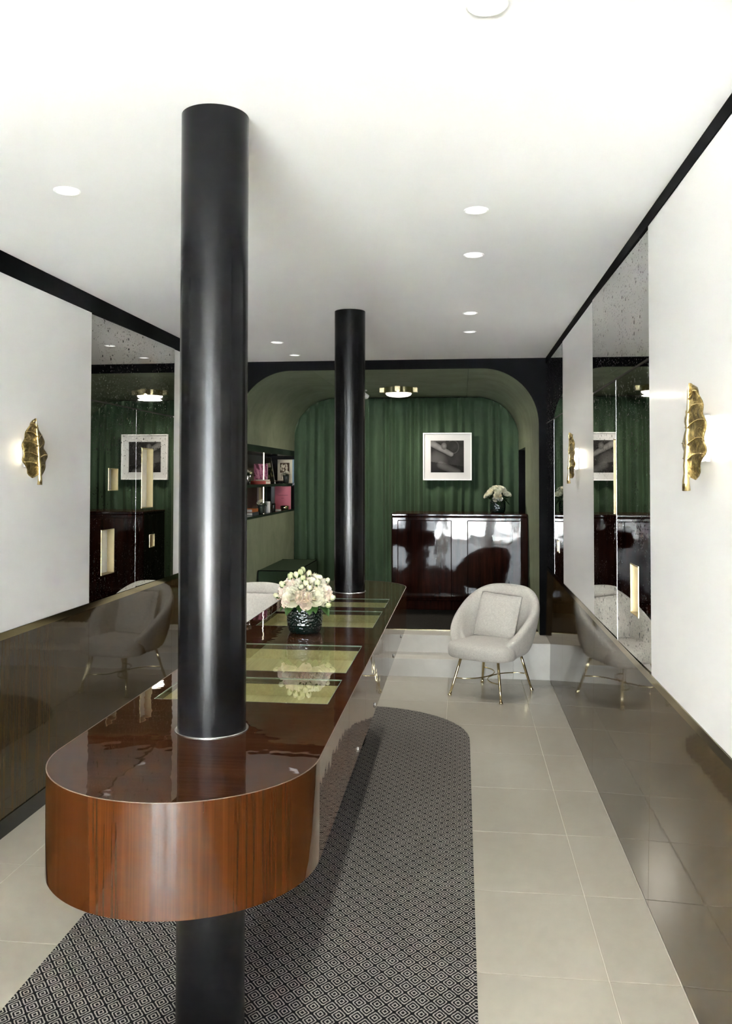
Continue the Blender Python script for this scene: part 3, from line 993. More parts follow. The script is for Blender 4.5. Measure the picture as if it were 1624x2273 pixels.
def bud_mesh(name, R, seed):
    V, F = [], []
    for li, (rr, cnt) in enumerate(((0.45, 3), (0.7, 4))):
        for k in range(cnt):
            phi = 2 * PI * k / cnt + li * 0.7
            v = []
            nv, nu = 6, 5
            for j in range(nv + 1):
                q = j / nv
                for i in range(nu + 1):
                    p = -1 + 2 * i / nu
                    a = phi + p * 1.0
                    r = R * rr * math.sin(PI * (0.12 + 0.74 * q)) + 0.0005
                    v.append((r * math.cos(a), r * math.sin(a), R * 1.9 * q * (1 - 0.12 * p * p)))
            f = [(j * (nu + 1) + i, j * (nu + 1) + i + 1, (j + 1) * (nu + 1) + i + 1, (j + 1) * (nu + 1) + i) for j in range(nv) for i in range(nu)]
            o = len(V); V += v; F += [tuple(o + i for i in q) for q in f]
    me = bpy.data.meshes.new(name); me.from_pydata(V, [], F)
    me.polygons.foreach_set('use_smooth', [True] * len(me.polygons))
    return me

def sepal_mesh(name, R):
    V, F = [], []
    for k in range(5):
        phi = 2 * PI * k / 5
        v = []
        for j in range(6):
            q = j / 5
            for p in (-1, 0, 1):
                w = 0.55 * (1 - q) ** 0.7 + 0.02
                a = phi + p * w
                r = R * (0.25 + 0.55 * math.sin(PI * min(1, 0.1 + 0.55 * q))) + 0.15 * R * q * q
                v.append((r * math.cos(a), r * math.sin(a), R * (-0.1 + 1.15 * q)))
        f = [(j * 3 + i, j * 3 + i + 1, j * 3 + i + 4, j * 3 + i + 3) for j in range(5) for i in range(2)]
        o = len(V); V += v; F += [tuple(o + i for i in q) for q in f]
    me = bpy.data.meshes.new(name); me.from_pydata(V, [], F); me.materials.append(M['leaf'])
    me.polygons.foreach_set('use_smooth', [True] * len(me.polygons))
    return me

def leaf_mesh(name, L, W, mat):
    v, f = [], []
    n = 8
    for j in range(n + 1):
        q = j / n
        w = W * math.sin(PI * min(1, q ** 0.85)) ** 0.9 + 0.0004
        for p in (-1, -0.5, 0, 0.5, 1):
            v.append((p * w, L * q, 0.22 * w * abs(p) - 0.35 * L * q * q))
    for j in range(n):
        for i in range(4):
            a = j * 5 + i
            f.append((a, a + 1, a + 6, a + 5))
    me = bpy.data.meshes.new(name); me.from_pydata(v, [], f); me.materials.append(mat)
    me.polygons.foreach_set('use_smooth', [True] * len(me.polygons))
    return me

def aim(o, direction, roll=0.0):
    q = Vector(direction).normalized().to_track_quat('Z', 'Y')
    o.rotation_mode = 'QUATERNION'
    o.rotation_quaternion = q @ Matrix.Rotation(roll, 3, 'Z').to_quaternion()

VX, VY = -0.727, 4.016
vt = thing('vase', 'dark green glazed hammered vase holding the white rose bouquet on the counter', 'vase', (VX, VY, CT))
def hammered(t_, z):
    return 0.006 * math.sin(26 * t_ + 3 * math.sin(90 * z)) * math.sin(150 * z)
prof = [(0.060, 0.0008), (0.068, 0.002), (0.0745, 0.010), (0.080, 0.028), (0.0835, 0.055), (0.0838, 0.085), (0.0825, 0.110), (0.080, 0.128), (0.0775, 0.134), (0.0745, 0.131), (0.074, 0.10), (0.070, 0.04), (0.0, 0.03)]
lathe('body', prof, M['vase'], vt, 96, (VX, VY, CT), wob=hammered)
lathe('rim', [(0.0745, 0.1315), (0.0785, 0.1325), (0.0800, 0.1365), (0.0775, 0.1395), (0.0745, 0.1365), (0.0745, 0.1315)], M['vase'], vt, 64, (VX, VY, CT))

rose_v = [rose_mesh('rose_bloom', 1.0, 0.75, s) for s in (3, 11, 29)]
rose_c = []
for me in rose_v:
    a = me; a.materials.append(M['petal_cream'])
    b = me.copy(); b.materials.clear(); b.materials.append(M['petal_blush'])
    rose_c.append((a, b))
bud_me = bud_mesh('rose_bud', 1.0, 4); bud_me.materials.append(M['petal_green'])
bud_w = bud_me.copy(); bud_w.materials.clear(); bud_w.materials.append(petal_mat('cream_bud', (0.62, 0.66, 0.36), (0.90, 0.88, 0.72)))
sep_me = sepal_mesh('sepals', 1.0)
leaf_me = leaf_mesh('rose_leaf', 1.0, 0.36, M['leaf'])

bq = thing('rose_bouquet', 'round bouquet of cream and blush roses with green buds in the vase on the counter', 'bouquet', (VX, VY, CT + 0.13))
def put(name, me, parent, loc, direction, size, roll=0.0):
    o = raw(name, me, None, parent)
    o.location = loc
    aim(o, direction, roll)
    o.scale = (size,) * 3
    return o
# camera-ward is -y: (angle from +x, elevation, radius factor, size, kind)
rnd = random.Random(5)
DC = Vector((0, 0, 0.015))
blooms = [(-1.95, 0.30, 1.00, 0.050, 0), (-2.75, 0.42, 1.0, 0.040, 1), (-1.45, 0.27, 0.98, 0.037, 1), (-1.0, 0.28, 1.02, 0.044, 0), (-1.75, 0.78, 0.98, 0.044, 0),
          (-0.55, 0.55, 1.0, 0.040, 0), (-1.1, 0.80, 0.98, 0.042, 0), (0.1, 0.45, 1.0, 0.040, 1), (0.8, 0.5, 1.0, 0.044, 0), (1.6, 0.45, 1.0, 0.045, 0),
          (2.4, 0.5, 1.0, 0.044, 0), (3.05, 0.55, 1.0, 0.042, 1), (-2.45, 0.85, 1.0, 0.042, 1), (0.2, 0.95, 1.0, 0.045, 0), (1.8, 0.95, 1.0, 0.044, 1),
          (-1.6, 1.25, 0.97, 0.042, 1), (-2.25, 0.05, 0.98, 0.026, 1), (-0.6, 0.12, 1.0, 0.030, 0), (-1.35, 0.0, 0.95, 0.026, 1), (-0.35, 0.2, 1.05, 0.026, 1)]
def dome(a, e, k, rx_=0.128, rz=0.135):
    d = Vector((math.cos(a) * math.cos(e) * rx_, math.sin(a) * math.cos(e) * rx_, math.sin(e) * rz))
    return d * k
for i, (a, e, k, s, c) in enumerate(blooms):
    p = DC + dome(a, e, k)
    nrm = Vector((p.x, p.y, (p.z) * 0.9)).normalized()
    put('rose', rose_c[i % 3][c], bq, p - nrm * s * 1.15, nrm, s, rnd.uniform(0, 6))
    r_ = bq.children[-1]
buds = [(-2.35, 0.95, 1.18, 0.020, 1), (-2.0, 1.05, 1.18, 0.018, 0), (-1.75, 1.15, 1.22, 0.020, 1), (-1.5, 0.95, 1.15, 0.018, 1), (-1.35, 0.75, 1.16, 0.019, 0), (-1.55, 0.62, 1.13, 0.018, 0),
        (-1.2, 0.6, 1.13, 0.021, 0), (-0.75, 0.75, 1.14, 0.021, 0), (-0.2, 0.15, 1.16, 0.020, 0), (-0.5, -0.05, 1.16, 0.017, 1), (-2.9, 0.2, 1.14, 0.018, 0), (-2.6, 0.62, 1.16, 0.019, 0),
        (0.3, 0.7, 1.14, 0.02, 0), (-1.0, 1.2, 1.14, 0.019, 0), (2.6, 0.9, 1.15, 0.02, 1), (1.2, 0.8, 1.15, 0.02, 0), (-1.9, 1.42, 1.17, 0.019, 1)]
for i, (a, e, k, s, c) in enumerate(buds):
    p = DC + dome(a, e, k)
    nrm = Vector((p.x, p.y, p.z + 0.02)).normalized()
    b = put('rose_bud', bud_me if c else bud_w, bq, p - nrm * s * 1.7, nrm, s, rnd.uniform(0, 6))
    sp = raw('sepals', sep_me, None, b)
leaves = [(-2.05, 0.085, 0.075), (-1.62, 0.075, 0.055), (-1.22, 0.078, 0.07), (-0.98, 0.08, 0.062), (-0.55, 0.085, 0.085), (-0.25, 0.08, 0.06), (-2.5, 0.085, 0.06), (0.5, 0.08, 0.07), (1.5, 0.08, 0.07), (2.5, 0.08, 0.07), (-2.9, 0.08, 0.055)]
for a, r, L in leaves:
    o = raw('leaf', leaf_me, None, bq)
    o.scale = (L,) * 3
    o.rotation_euler = (math.radians(-22), 0, a - PI / 2)
    o.location = (r * math.cos(a) * 0.93, r * math.sin(a) * 0.93, 0.014)
# stems down into the vase, one part
V, F = [], []
for a, e, k, s, c in blooms:
    p = DC + dome(a, e, k * 0.75)
    v, f = tube_geo([(p.x * 0.16, p.y * 0.16, -0.09), (p.x * 0.4, p.y * 0.4, 0.0), tuple(p)], 0.0022, 5)
    o = len(V); V += [tuple(x) for x in v]; F += [tuple(o + i for i in q) for q in f]
st = mesh('stems', V, F, M['leaf'], bq, True, world=False); st['kind'] = 'stuff'

# ------------------------------------------------------------------ reception desk
DYF, DX0, DX1, DZ = 9.05, -0.728, 0.668, 1.30
desk = thing('reception_desk', 'dark oxblood lacquered reception desk with two raised front panels', 'desk', ((DX0 + DX1) / 2, DYF + 0.3, Z2 + 0.006))
box('body', DX0, DX1, DYF, DYF + 0.62, 0.40, DZ - 0.03, M['desk'], desk, 0.014, 4)
box('top', DX0, DX1, DYF - 0.002, DYF + 0.625, DZ - 0.0295, DZ, M['desk'], desk, 0.008, 3)
box('plinth', DX0 + 0.03, DX1 - 0.02, DYF + 0.03, DYF + 0.6, Z2 + 0.006, 0.3995, M['desk'], desk, 0.004)
for x0, x1 in ((-0.665, -0.106), (0.053, 0.604)):
    box('front_panel', x0, x1, DYF - 0.012, DYF + 0.004, 0.425, 1.232, M['desk'], desk, 0.009, 4)

# second vase on the desk
WX, WY = 0.376, 9.40
v2 = thing('vase', 'black hammered vase of white flowers standing on the reception desk', 'vase', (WX, WY, DZ))
lathe('body', [(0.062, 0.0008), (0.07, 0.002), (0.078, 0.012), (0.083, 0.035), (0.085, 0.07), (0.084, 0.10), (0.080, 0.125), (0.077, 0.13), (0.074, 0.126), (0.072, 0.06), (0.0, 0.03)], M['vase'], v2, 64, (WX, WY, DZ), wob=hammered)
b2 = thing('flower_bouquet', 'loose bouquet of white flowers with dark foliage on the reception desk', 'bouquet', (WX, WY, DZ + 0.125))
dleaf = leaf_mesh('foliage_leaf', 1.0, 0.3, M['leaf_dark'])
for i in range(40):
    a = rnd.uniform(0, 2 * PI); r = rnd.uniform(0.03, 0.075)
    o = raw('leaf', dleaf, None, b2)
    L = rnd.uniform(0.06, 0.10)
    o.scale = (L,) * 3
    o.rotation_euler = (math.radians(rnd.uniform(-25, 55)), rnd.uniform(-0.4, 0.4), a - PI / 2)
    o.location = (r * math.cos(a), r * math.sin(a), rnd.uniform(0.0, 0.08))
wf = [(-1.6, 0.25, 1.0, 0.040), (-2.5, 0.5, 1.0, 0.045), (-2.0, 1.0, 1.0, 0.042), (-1.2, 0.95, 1.0, 0.045), (-0.7, 0.45, 1.0, 0.042), (-1.55, 0.55, 0.95, 0.036), (-3.0, 0.2, 1.05, 0.032), (-0.25, 0.3, 1.1, 0.03), (0.8, 0.8, 1, 0.045), (2.2, 0.7, 1, 0.045), (-1.8, -0.05, 0.85, 0.03), (-1.35, -0.02, 0.85, 0.028)]
for i, (a, e, k, s) in enumerate(wf):
    p = Vector((0, 0, 0.03)) + dome(a, e, k, 0.13, 0.14)
    nrm = Vector((p.x, p.y, p.z)).normalized()
    put('flower', rose_c[i % 3][0], b2, p - nrm * s, nrm, s, rnd.uniform(0, 6))
V, F = [], []
for a, e, k, s in wf:
    p = Vector((0, 0, 0.03)) + dome(a, e, k * 0.8, 0.13, 0.14)
    v, f = tube_geo([(p.x * 0.15, p.y * 0.15, -0.08), (p.x * 0.4, p.y * 0.4, 0.0), tuple(p)], 0.0025, 5)
    o = len(V); V += [tuple(x) for x in v]; F += [tuple(o + i for i in q) for q in f]
st = mesh('stems', V, F, M['leaf_dark'], b2, True, world=False); st['kind'] = 'stuff'

# ------------------------------------------------------------------ curtain
def arch_z(x):
    if x < AX0 + AR:
        d = AX0 + AR - x
        return AZ - AR + math.sqrt(max(0, AR * AR - d * d))
    if x > AX1 - AR:
        d = x - (AX1 - AR)
        return AZ - AR + math.sqrt(max(0, AR * AR - d * d))
    return AZ
rc = random.Random(12)
folds = []
x = AX0
while x < AX1:
    w = rc.choice((0.07, 0.09, 0.12, 0.16)) * rc.uniform(0.85, 1.15)
    folds.append((x, w, rc.uniform(0.6, 1.25))); x += w
cx = [AX0 + 0.004 + (AX1 - AX0 - 0.008) * i / 520 for i in range(521)]
def fold_at(x):
    for fx, w, a in folds:
        if fx <= x < fx + w:
            return (x - fx) / w, a, w
    return 0, 1, 0.1
cols_, CV, CF = 26, [], []
for i, x in enumerate(cx):
    zt_ = arch_z(x) - 0.012
    for j in range(cols_ + 1):
        q = j / cols_
        z = Z2 + 0.03 + (zt_ - Z2 - 0.03) * q
        xx = x + 0.03 * noise.noise((x * 2.0, z * 0.55, 3.0)) * (1 - q)
        u, a, w_ = fold_at(xx)
        amp = 0.034 * a * (0.6 + w_ / 0.14) * (0.55 + 0.45 * min(1, (zt_ - z) / 0.5))
        s_ = math.sin(PI * u) ** 1.4
        y = 10.555 - amp * s_ + 0.012 * noise.noise((x * 9, z * 1.5, 1.0))
        if zt_ - z < 0.10:
            y -= 0.012 * math.exp(-((u - 0.5) / 0.16) ** 2)
        CV.append((x, y, z))
for i in range(len(cx) - 1):
    for j in range(cols_):
        a = i * (cols_ + 1) + j
        CF.append((a, a + 1, a + cols_ + 2, a + cols_ + 1))
curt = mesh('curtain', CV, CF, M['curtain'], None, True)
sm = curt.modifiers.new('thickness', 'SOLIDIFY'); sm.thickness = 0.003; sm.offset = 1
tag(curt, 'green velvet curtain in pleats filling the end of the arched recess', 'curtain')

# ------------------------------------------------------------------ framed photograph
PYF = 10.44
pic = thing('framed_photograph', 'white framed black and white photograph of a figure on the green curtain', 'picture', (-0.172, PYF, 1.64))
def ring_frame(name, x0, x1, z0, z1, w, y0, y1, mat, parent):
    return poly_prism(name, [[(x0, z0), (x1, z0), (x1, z1), (x0, z1)], [(x0 + w, z0 + w), (x1 - w, z0 + w), (x1 - w, z1 - w), (x0 + w, z1 - w)]], y0, y1, mat, parent, axis='Y')
ring_frame('frame', -0.462, 0.116, 1.640, 2.206, 0.013, PYF - 0.022, PYF + 0.012, M['white'], pic)
box('backing', -0.455, 0.109, PYF + 0.004, PYF + 0.03, 1.647, 2.199, M['white'], pic)
mt = ring_frame('mat', -0.4495, 0.1035, 1.6525, 2.1935, 0.080, PYF - 0.004, PYF - 0.0005, plain('mat_board', (0.62, 0.62, 0.61), 0.8), pic)
def photo(name, x0, x1, z0, z1, y, parent, fn, n=72, axis='Y', X=None):
    v, f, c = [], [], []
    for j in range(n + 1):
        for i in range(n + 1):
            p, q = i / n, j / n
            if axis == 'Y': v.append((x0 + (x1 - x0) * p, y, z0 + (z1 - z0) * q))
            else: v.append((X, x0 + (x1 - x0) * p, z0 + (z1 - z0) * q))
            c.append(fn(p, q))
    for j in range(n):
        for i in range(n):
            a = j * (n + 1) + i
            f.append((a, a + 1, a + n + 2, a + n + 1))
    o = mesh(name, v, f, None, parent)
    at = o.data.color_attributes.new('print', 'FLOAT_COLOR', 'POINT')
    for i, col in enumerate(c):
        at.data[i].color = (*col, 1)
    t = NT(name + '_print')
    a = t.n('ShaderNodeAttribute', attribute_name='print')
    t.l(a.outputs['Color'], t.b.inputs['Base Color'])
    t.set(Roughness=0.9)
    t.b.inputs['Specular IOR Level'].default_value = 0.08
    o.data.materials.append(t.m)
    return o
def seg_d(p, q, a, b):
    ax, ay = a; bx, by = b
    dx, dy = bx - ax, by - ay
    t_ = max(0, min(1, ((p - ax) * dx + (q - ay) * dy) / (dx * dx + dy * dy)))
    return math.hypot(p - ax - t_ * dx, q - ay - t_ * dy), t_
def body_print(p, q):
    g_ = 0.085 + 0.03 * noise.noise((p * 6, q * 6, 0.3))
    # shoulder and back, lit from above
    d = math.hypot((p - 0.18) / 0.36, (q - 0.28) / 0.42)
    if d < 1:
        g_ += 0.30 * (1 - d ** 2) * max(0, 0.45 + 0.9 * (q - 0.2)) 
    if q < 0.34 - 0.15 * p:
        g_ *= 0.28 + 1.5 * max(0, p - 0.1) * q
    d, t_ = seg_d(p, q, (0.30, 0.24), (0.80, 0.0))
    if d < 0.13: g_ += 0.20 * (1 - (d / 0.13) ** 2)
    # raised forearm
    d, t_ = seg_d(p, q, (0.05, 0.90), (0.62, 0.57))
    w = 0.105 - 0.03 * t_
    if d < w: g_ = 0.20 + 0.50 * (1 - (d / w) ** 2) * (0.8 + 0.2 * noise.noise((p * 9, q * 9, 2)))
    elif d < w * 1.18: g_ *= 0.3
    d = math.hypot((p - 0.40) / 0.085, (q - 0.83) / 0.11)
    if d < 1: g_ = 0.24 + 0.36 * (1 - d)
    d = math.hypot((p - 0.66) / 0.20, (q - 0.80) / 0.22)
    if 0.86 < d < 1.0 and p > 0.55: g_ += 0.10
    if q > 0.96: g_ = max(g_, 0.22 if p < 0.45 else 0.05)
    g_ = max(0.006, min(0.6, g_ * 0.34))
    return (g_, g_ * 0.985, g_ * 0.96)
photo('photograph', -0.3695, 0.0235, 1.7325, 2.1135, PYF - 0.0002, pic, body_print)

# ------------------------------------------------------------------ ceiling lamp in the recess
LX, LY = -0.680, 9.42
lamp = thing('flush_ceiling_lamp', 'brass flush ceiling lamp with lit opal glass under the green vault', 'lamp', (LX, LY, AZ))
bm = bmesh.new()
box_bm(bm, LX - 0.205, LX + 0.205, LY - 0.028, LY + 0.028, AZ - 0.052, AZ - 0.0005)
box_bm(bm, LX - 0.028, LX + 0.028, LY - 0.205, LY + 0.205, AZ - 0.053, AZ - 0.0008)
bm_obj('arms', bm, M['brass'], lamp)
lob = []
for k in range(64):
    a = 2 * PI * k / 64
    r = 0.150 + 0.014 * abs(math.cos(4 * a)) 
    lob.append((LX + r * math.cos(a), LY + r * math.sin(a)))
shade_auto(poly_prism('canopy', [lob], AZ - 0.062, AZ - 0.0003, M['brass'], lamp), 25)
lathe('diffuser', [(0.140, -0.0622), (0.140, -0.068), (0.130, -0.082), (0.105, -0.093), (0.06, -0.100), (0.0, -0.102)], M['lamp_glass'], lamp, 48, (LX, LY, AZ))
ld = bpy.data.lights.new('ceiling_lamp_light', 'AREA'); ld.shape = 'DISK'; ld.size = 0.26; ld.energy = 5.5; ld.color = (1.0, 0.90, 0.76)
lo = link(bpy.data.objects.new('ceiling_lamp_light', ld)); lo.location = (0, 0, -0.106); lo.parent = lamp

# small picture spotlight
SX, SY = -1.075, 9.62
sp = thing('spotlight', 'small white spotlight on the green vault beside the lamp', 'spotlight', (SX, SY, AZ))
lathe('base', [(0.0, 0.0), (0.028, -0.0003), (0.028, -0.012), (0.0, -0.012)], M['white'], sp, 24, (SX, SY, AZ))
tube('stem', [(SX, SY, AZ - 0.012), (SX, SY, AZ - 0.045)], 0.006, M['white'], sp, 10)
hd = Vector((SX, SY, AZ - 0.055)); dv = (Vector((-0.17, 10.45, 1.90)) - hd).normalized()
tube('head', [hd - dv * 0.04, hd - dv * 0.038, hd + dv * 0.045, hd + dv * 0.047], [0.016, 0.024, 0.028, 0.026], M['white'], sp, 20)
ld = bpy.data.lights.new('picture_spot', 'SPOT'); ld.energy = 8.0; ld.color = (1.0, 0.95, 0.86); ld.spot_size = math.radians(46); ld.spot_blend = 0.9; ld.shadow_soft_size = 0.02
lo = link(bpy.data.objects.new('picture_spot', ld)); lo.parent = sp
lo.location = (hd + dv * 0.06) - Vector((SX, SY, AZ)); lo.rotation_mode = 'QUATERNION'; lo.rotation_quaternion = dv.to_track_quat('-Z', 'Y')

# ------------------------------------------------------------------ recessed downlights
DL = [(0.058, 1.925, 0.048, 'round recessed downlight cut by the top edge, nearest the camera'), (0.058, 3.429, 0.048, 'recessed downlight on the right, second from the camera'), (0.058, 4.125, 0.048, 'recessed downlight on the right, third from the camera'),
      (0.055, 5.602, 0.048, 'recessed downlight on the right, second from the arch wall'), (0.058, 6.317, 0.048, 'recessed downlight on the right, closest to the arch wall'),
      (-1.438, 3.026, 0.048, 'recessed downlight in the ceiling left of the front column'), (-1.432, 6.665, 0.048, 'recessed downlight between the columns, the nearer of two'), (-1.430, 7.375, 0.048, 'recessed downlight between the columns, closer to the arch wall'),
      (0.058, 0.9, 0.048, 'recessed downlight above the camera on the right'), (-1.435, 0.9, 0.048, 'recessed downlight above the camera on the left')]
for x, y, r, lab in DL:
    t = thing('recessed_downlight', lab, 'downlight', (x, y, ZC), 0, 'recessed downlights in the white ceiling')
    lathe('trim_ring', [(r - 0.007, -0.0004), (r, -0.0004), (r, -0.003), (r - 0.003, -0.0055), (r - 0.007, -0.004), (r - 0.007, -0.0004)], M['white'], t, 40, (x, y, ZC))
    lathe('diffuser', [(r - 0.0075, -0.0006), (r - 0.0075, -0.002), (r * 0.5, -0.0028), (0.0, -0.003)], M['downlight'], t, 32, (x, y, ZC))
    ld = bpy.data.lights.new('downlight_beam', 'SPOT'); ld.energy = DOWNLIGHT_W; ld.color = (1.0, 0.965, 0.92)
    ld.spot_size = math.radians(120); ld.spot_blend = 1.0; ld.shadow_soft_size = 0.04
    lo = link(bpy.data.objects.new('downlight_beam', ld)); lo.location = (0, 0, -0.012); lo.parent = t
# small sensor behind the front column
sx, sy = -0.775, 2.86
sn = thing('ceiling_sensor', 'small white sensor box on the ceiling just behind the front column', 'sensor', (sx, sy, ZC))
box('body', sx - 0.045, sx + 0.045, sy - 0.04, sy + 0.04, ZC - 0.03, ZC - 0.0004, M['white'], sn, 0.008, 3)
lathe('lens', [(0.012, -0.0302), (0.011, -0.036), (0.0, -0.039)], M['white'], sn, 20, (sx, sy, ZC))

# ------------------------------------------------------------------ leaf wall sconces
def sconce(side, yc, label):
    s = 1 if side == 'R' else -1
    X = XR if side == 'R' else XL
    zc = 1.797
    t = thing('leaf_wall_sconce', label, 'sconce', (X, yc, zc), 0, 'brass leaf wall lights')
    def P(u, w, d):           # u along the wall (away from the camera +), w up, d out from the wall
        return (X - s * d, yc + u, zc + w)
    # blade: convex fold along the midrib
    Hh, Wd = 0.272, 0.118
    nv, nu = 26, 16
    v, f = [], []
    def width(q, sgn):
        base = (math.sin(PI * min(1, 0.03 + 0.97 * q) ** 0.82)) ** 0.66
        lobes = 1 + 0.07 * math.sin(q * 19 + (0.6 if sgn > 0 else 2.0))
        return Wd * base * lobes
    def depth(p, q):
        return 0.054 - 0.018 * abs(p) ** 1.4 + 0.006 * noise.noise((p * 3, q * 7, yc)) + 0.004 * math.sin(q * 26 + abs(p) * 3) * abs(p)
    def lean(q):
        return 0.008 * math.sin(q * 2.4 + 0.3) - 0.045 * (q - 0.35)
    for j in range(nv + 1):
        q = j / nv
        for i in range(nu + 1):
            p = -1 + 2 * i / nu
            w = width(q, p)
            v.append(P(p * w + lean(q), -0.105 + Hh * q - 0.02 * abs(p) * (1 - q) - 0.015 * p * p * q, depth(p, q)))
    for j in range(nv):
        for i in range(nu):
            a = j * (nu + 1) + i
            f.append((a, a + 1, a + nu + 2, a + nu + 1))
    bl = mesh('leaf_blade', v, f, M['leaf_brass'], t, True)
    m = bl.modifiers.new('thickness', 'SOLIDIFY'); m.thickness = 0.004; m.offset = 0
    # midrib running on into the stalk
    pts = [P(lean(0) + 0.002, -0.158, 0.056)] + [P(lean(0), -0.13, 0.058)] + [P(lean(k / 12), -0.105 + Hh * k / 12, depth(0, k / 12) + 0.002) for k in range(13)]
    rad = [0.0125, 0.0105] + [0.0085 - 0.0058 * k / 12 for k in range(13)]
    tube('stalk', pts, rad, M['vein_brass'], t, 10)
    for k, (q0, sg) in enumerate([(0.10, 1), (0.14, -1), (0.28, 1), (0.31, -1), (0.46, 1), (0.5, -1), (0.63, 1), (0.67, -1), (0.79, 1), (0.82, -1)]):
        pts = []
        for i in range(8):
            fr = i / 7
            p = sg * fr * 0.97
            q = min(0.985, q0 + 0.13 * fr + 0.03 * math.sin(fr * 3))
            pts.append(P(p * width(q, p) + lean(q), -0.105 + Hh * q - 0.02 * abs(p) * (1 - q) - 0.015 * p * p * q, depth(p, q) + 0.0025))
        tube('vein', pts, [0.0032 - 0.0016 * i / 7 for i in range(8)], M['vein_brass'], bl, 6)
    # back box with the lit bulb between leaf and wall
    box('back_box', min(X, X - s * 0.012), max(X, X - s * 0.012), yc - 0.034, yc + 0.034, zc - 0.07, zc + 0.07, M['white'], t, 0.002)
    tube('bulb', [(X - s * 0.021, yc, zc - 0.062), (X - s * 0.021, yc, zc - 0.058), (X - s * 0.021, yc, zc + 0.058), (X - s * 0.021, yc, zc + 0.062)], [0.004, 0.0085, 0.0085, 0.004], M['sconce_lit'], t, 14)
    return t
sconce('R', 2.745, 'cast brass leaf wall light glowing on the near right white panel')
sconce('R', 5.70, 'cast brass leaf wall light on the far right white panel, seen almost edge on')
sconce('L', 4.075, 'cast brass leaf wall light glowing on the left white panel')

# ------------------------------------------------------------------ green bench in the recess
bench = thing('upholstered_bench', 'low dark green upholstered bench against the left wall of the recess', 'bench', (-1.845, 9.2, Z2 + 0.006))
box('seat', -2.043, -1.64, 8.62, 9.82, 0.44, 0.737, M['green_fabric'], bench, 0.012, 3)
box('base', -2.040, -1.66, 8.64, 9.80, Z2 + 0.0062, 0.4395, M['green_fabric'], bench, 0.004)
for pth in ([(-2.040, 8.624, 0.733), (-1.644, 8.624, 0.733), (-1.644, 9.816, 0.733), (-2.040, 9.816, 0.733)], [(-1.644, 8.624, 0.733), (-1.644, 8.624, 0.45)], [(-2.040, 8.624, 0.733), (-2.040, 8.624, 0.45)]):
    tube('outline_tube', pth, 0.0055, M['black'], bench, 8)

# ------------------------------------------------------------------ book niche
NX = AX0 - 0.34
nic = thing('wall_bookshelf', 'black recessed bookshelf with two levels in the left wall of the recess', 'bookshelf', (AX0 - 0.17, (NY0 + NY1) / 2, NZ0))
box('back', NX - 0.012, NX, NY0, NY1, NZ0, NZ1, plain('dark_olive_back', (0.075, 0.060, 0.036), 0.55), nic)
box('bottom', NX, AX0 + 0.004, NY0, NY1, NZ0, NZ0 + 0.022, M['black_gloss'], nic)
box('top', NX, AX0 + 0.004, NY0, NY1, NZ1 - 0.066, NZ1, M['black_gloss'], nic)
box('side', NX, AX0 + 0.004, NY0, NY0 + 0.025, NZ0 + 0.022, NZ1 - 0.066, M['black_gloss'], nic)
box('side', NX, AX0 + 0.004, NY1 - 0.025, NY1, NZ0 + 0.022, NZ1 - 0.066, M['black_gloss'], nic)
SH = 1.600
box('shelf', NX, AX0 - 0.01, NY0 + 0.025, NY1 - 0.025, SH - 0.028, SH, M['black_gloss'], nic)
LEDY, LEDX = 9.41, -2.168
box('led_strip', LEDX - 0.0035, LEDX + 0.0035, LEDY - 0.004, LEDY + 0.004, NZ0 + 0.022, SH - 0.028, M['led'], nic)
box('led_strip', LEDX - 0.0035, LEDX + 0.0035, LEDY - 0.004, LEDY + 0.004, SH, NZ1 - 0.066, M['led'], nic)
ZL = NZ0 + 0.022

def book(name, label, cover, x0, x1, y0, y1, z0, z1, spine='x+', pages=(0.80, 0.77, 0.70), cat='book', group='books in the recessed bookshelf'):
    t = thing(name, label, cat, ((x0 + x1) / 2, (y0 + y1) / 2, z0), 0, group)
    cm = plain(name + '_cover', cover, 0.45) if isinstance(cover, tuple) else cover
    dims = (x1 - x0, y1 - y0, z1 - z0)
    ax = dims.index(min(dims))      # thickness axis
    th = min(0.003, dims[ax] * 0.2)
    bm = bmesh.new()
    lo, hi = [x0, y0, z0], [x1, y1, z1]
    a = hi[:]; a[ax] = lo[ax] + th
    box_bm(bm, lo[0], a[0], lo[1], a[1], lo[2], a[2])
    b = lo[:]; b[ax] = hi[ax] - th
    box_bm(bm, b[0], hi[0], b[1], hi[1], b[2], hi[2])
    sa = {'x': 0, 'y': 1, 'z': 2}[spine[0]]
    l2, h2 = lo[:], hi[:]
    l2[ax] += th; h2[ax] -= th
    if spine[1] == '+': l2[sa] = hi[sa] - th
    else: h2[sa] = lo[sa] + th
    box_bm(bm, l2[0], h2[0], l2[1], h2[1], l2[2], h2[2])
    bm_obj('cover', bm, cm, t)
    pl_, ph_ = lo[:], hi[:]
    for k in range(3):
        if k == ax:
            pl_[k] += th * 1.02; ph_[k] -= th * 1.02
        elif k == sa:
            if spine[1] == '+': ph_[k] -= th * 1.02; pl_[k] += 0.003
            else: pl_[k] += th * 1.02; ph_[k] -= 0.003
        else:
            pl_[k] += 0.003; ph_[k] -= 0.003
    pl_[2] = max(pl_[2], z0 + 0.0012)
    box('pages', pl_[0], ph_[0], pl_[1], ph_[1], pl_[2], ph_[2], plain(name + '_pages', pages, 0.8), t)
    return t

def leaning(root, ang, axis='Y'):
    root.rotation_euler = (0, ang, 0) if axis == 'Y' else (ang, 0, 0)
    return root

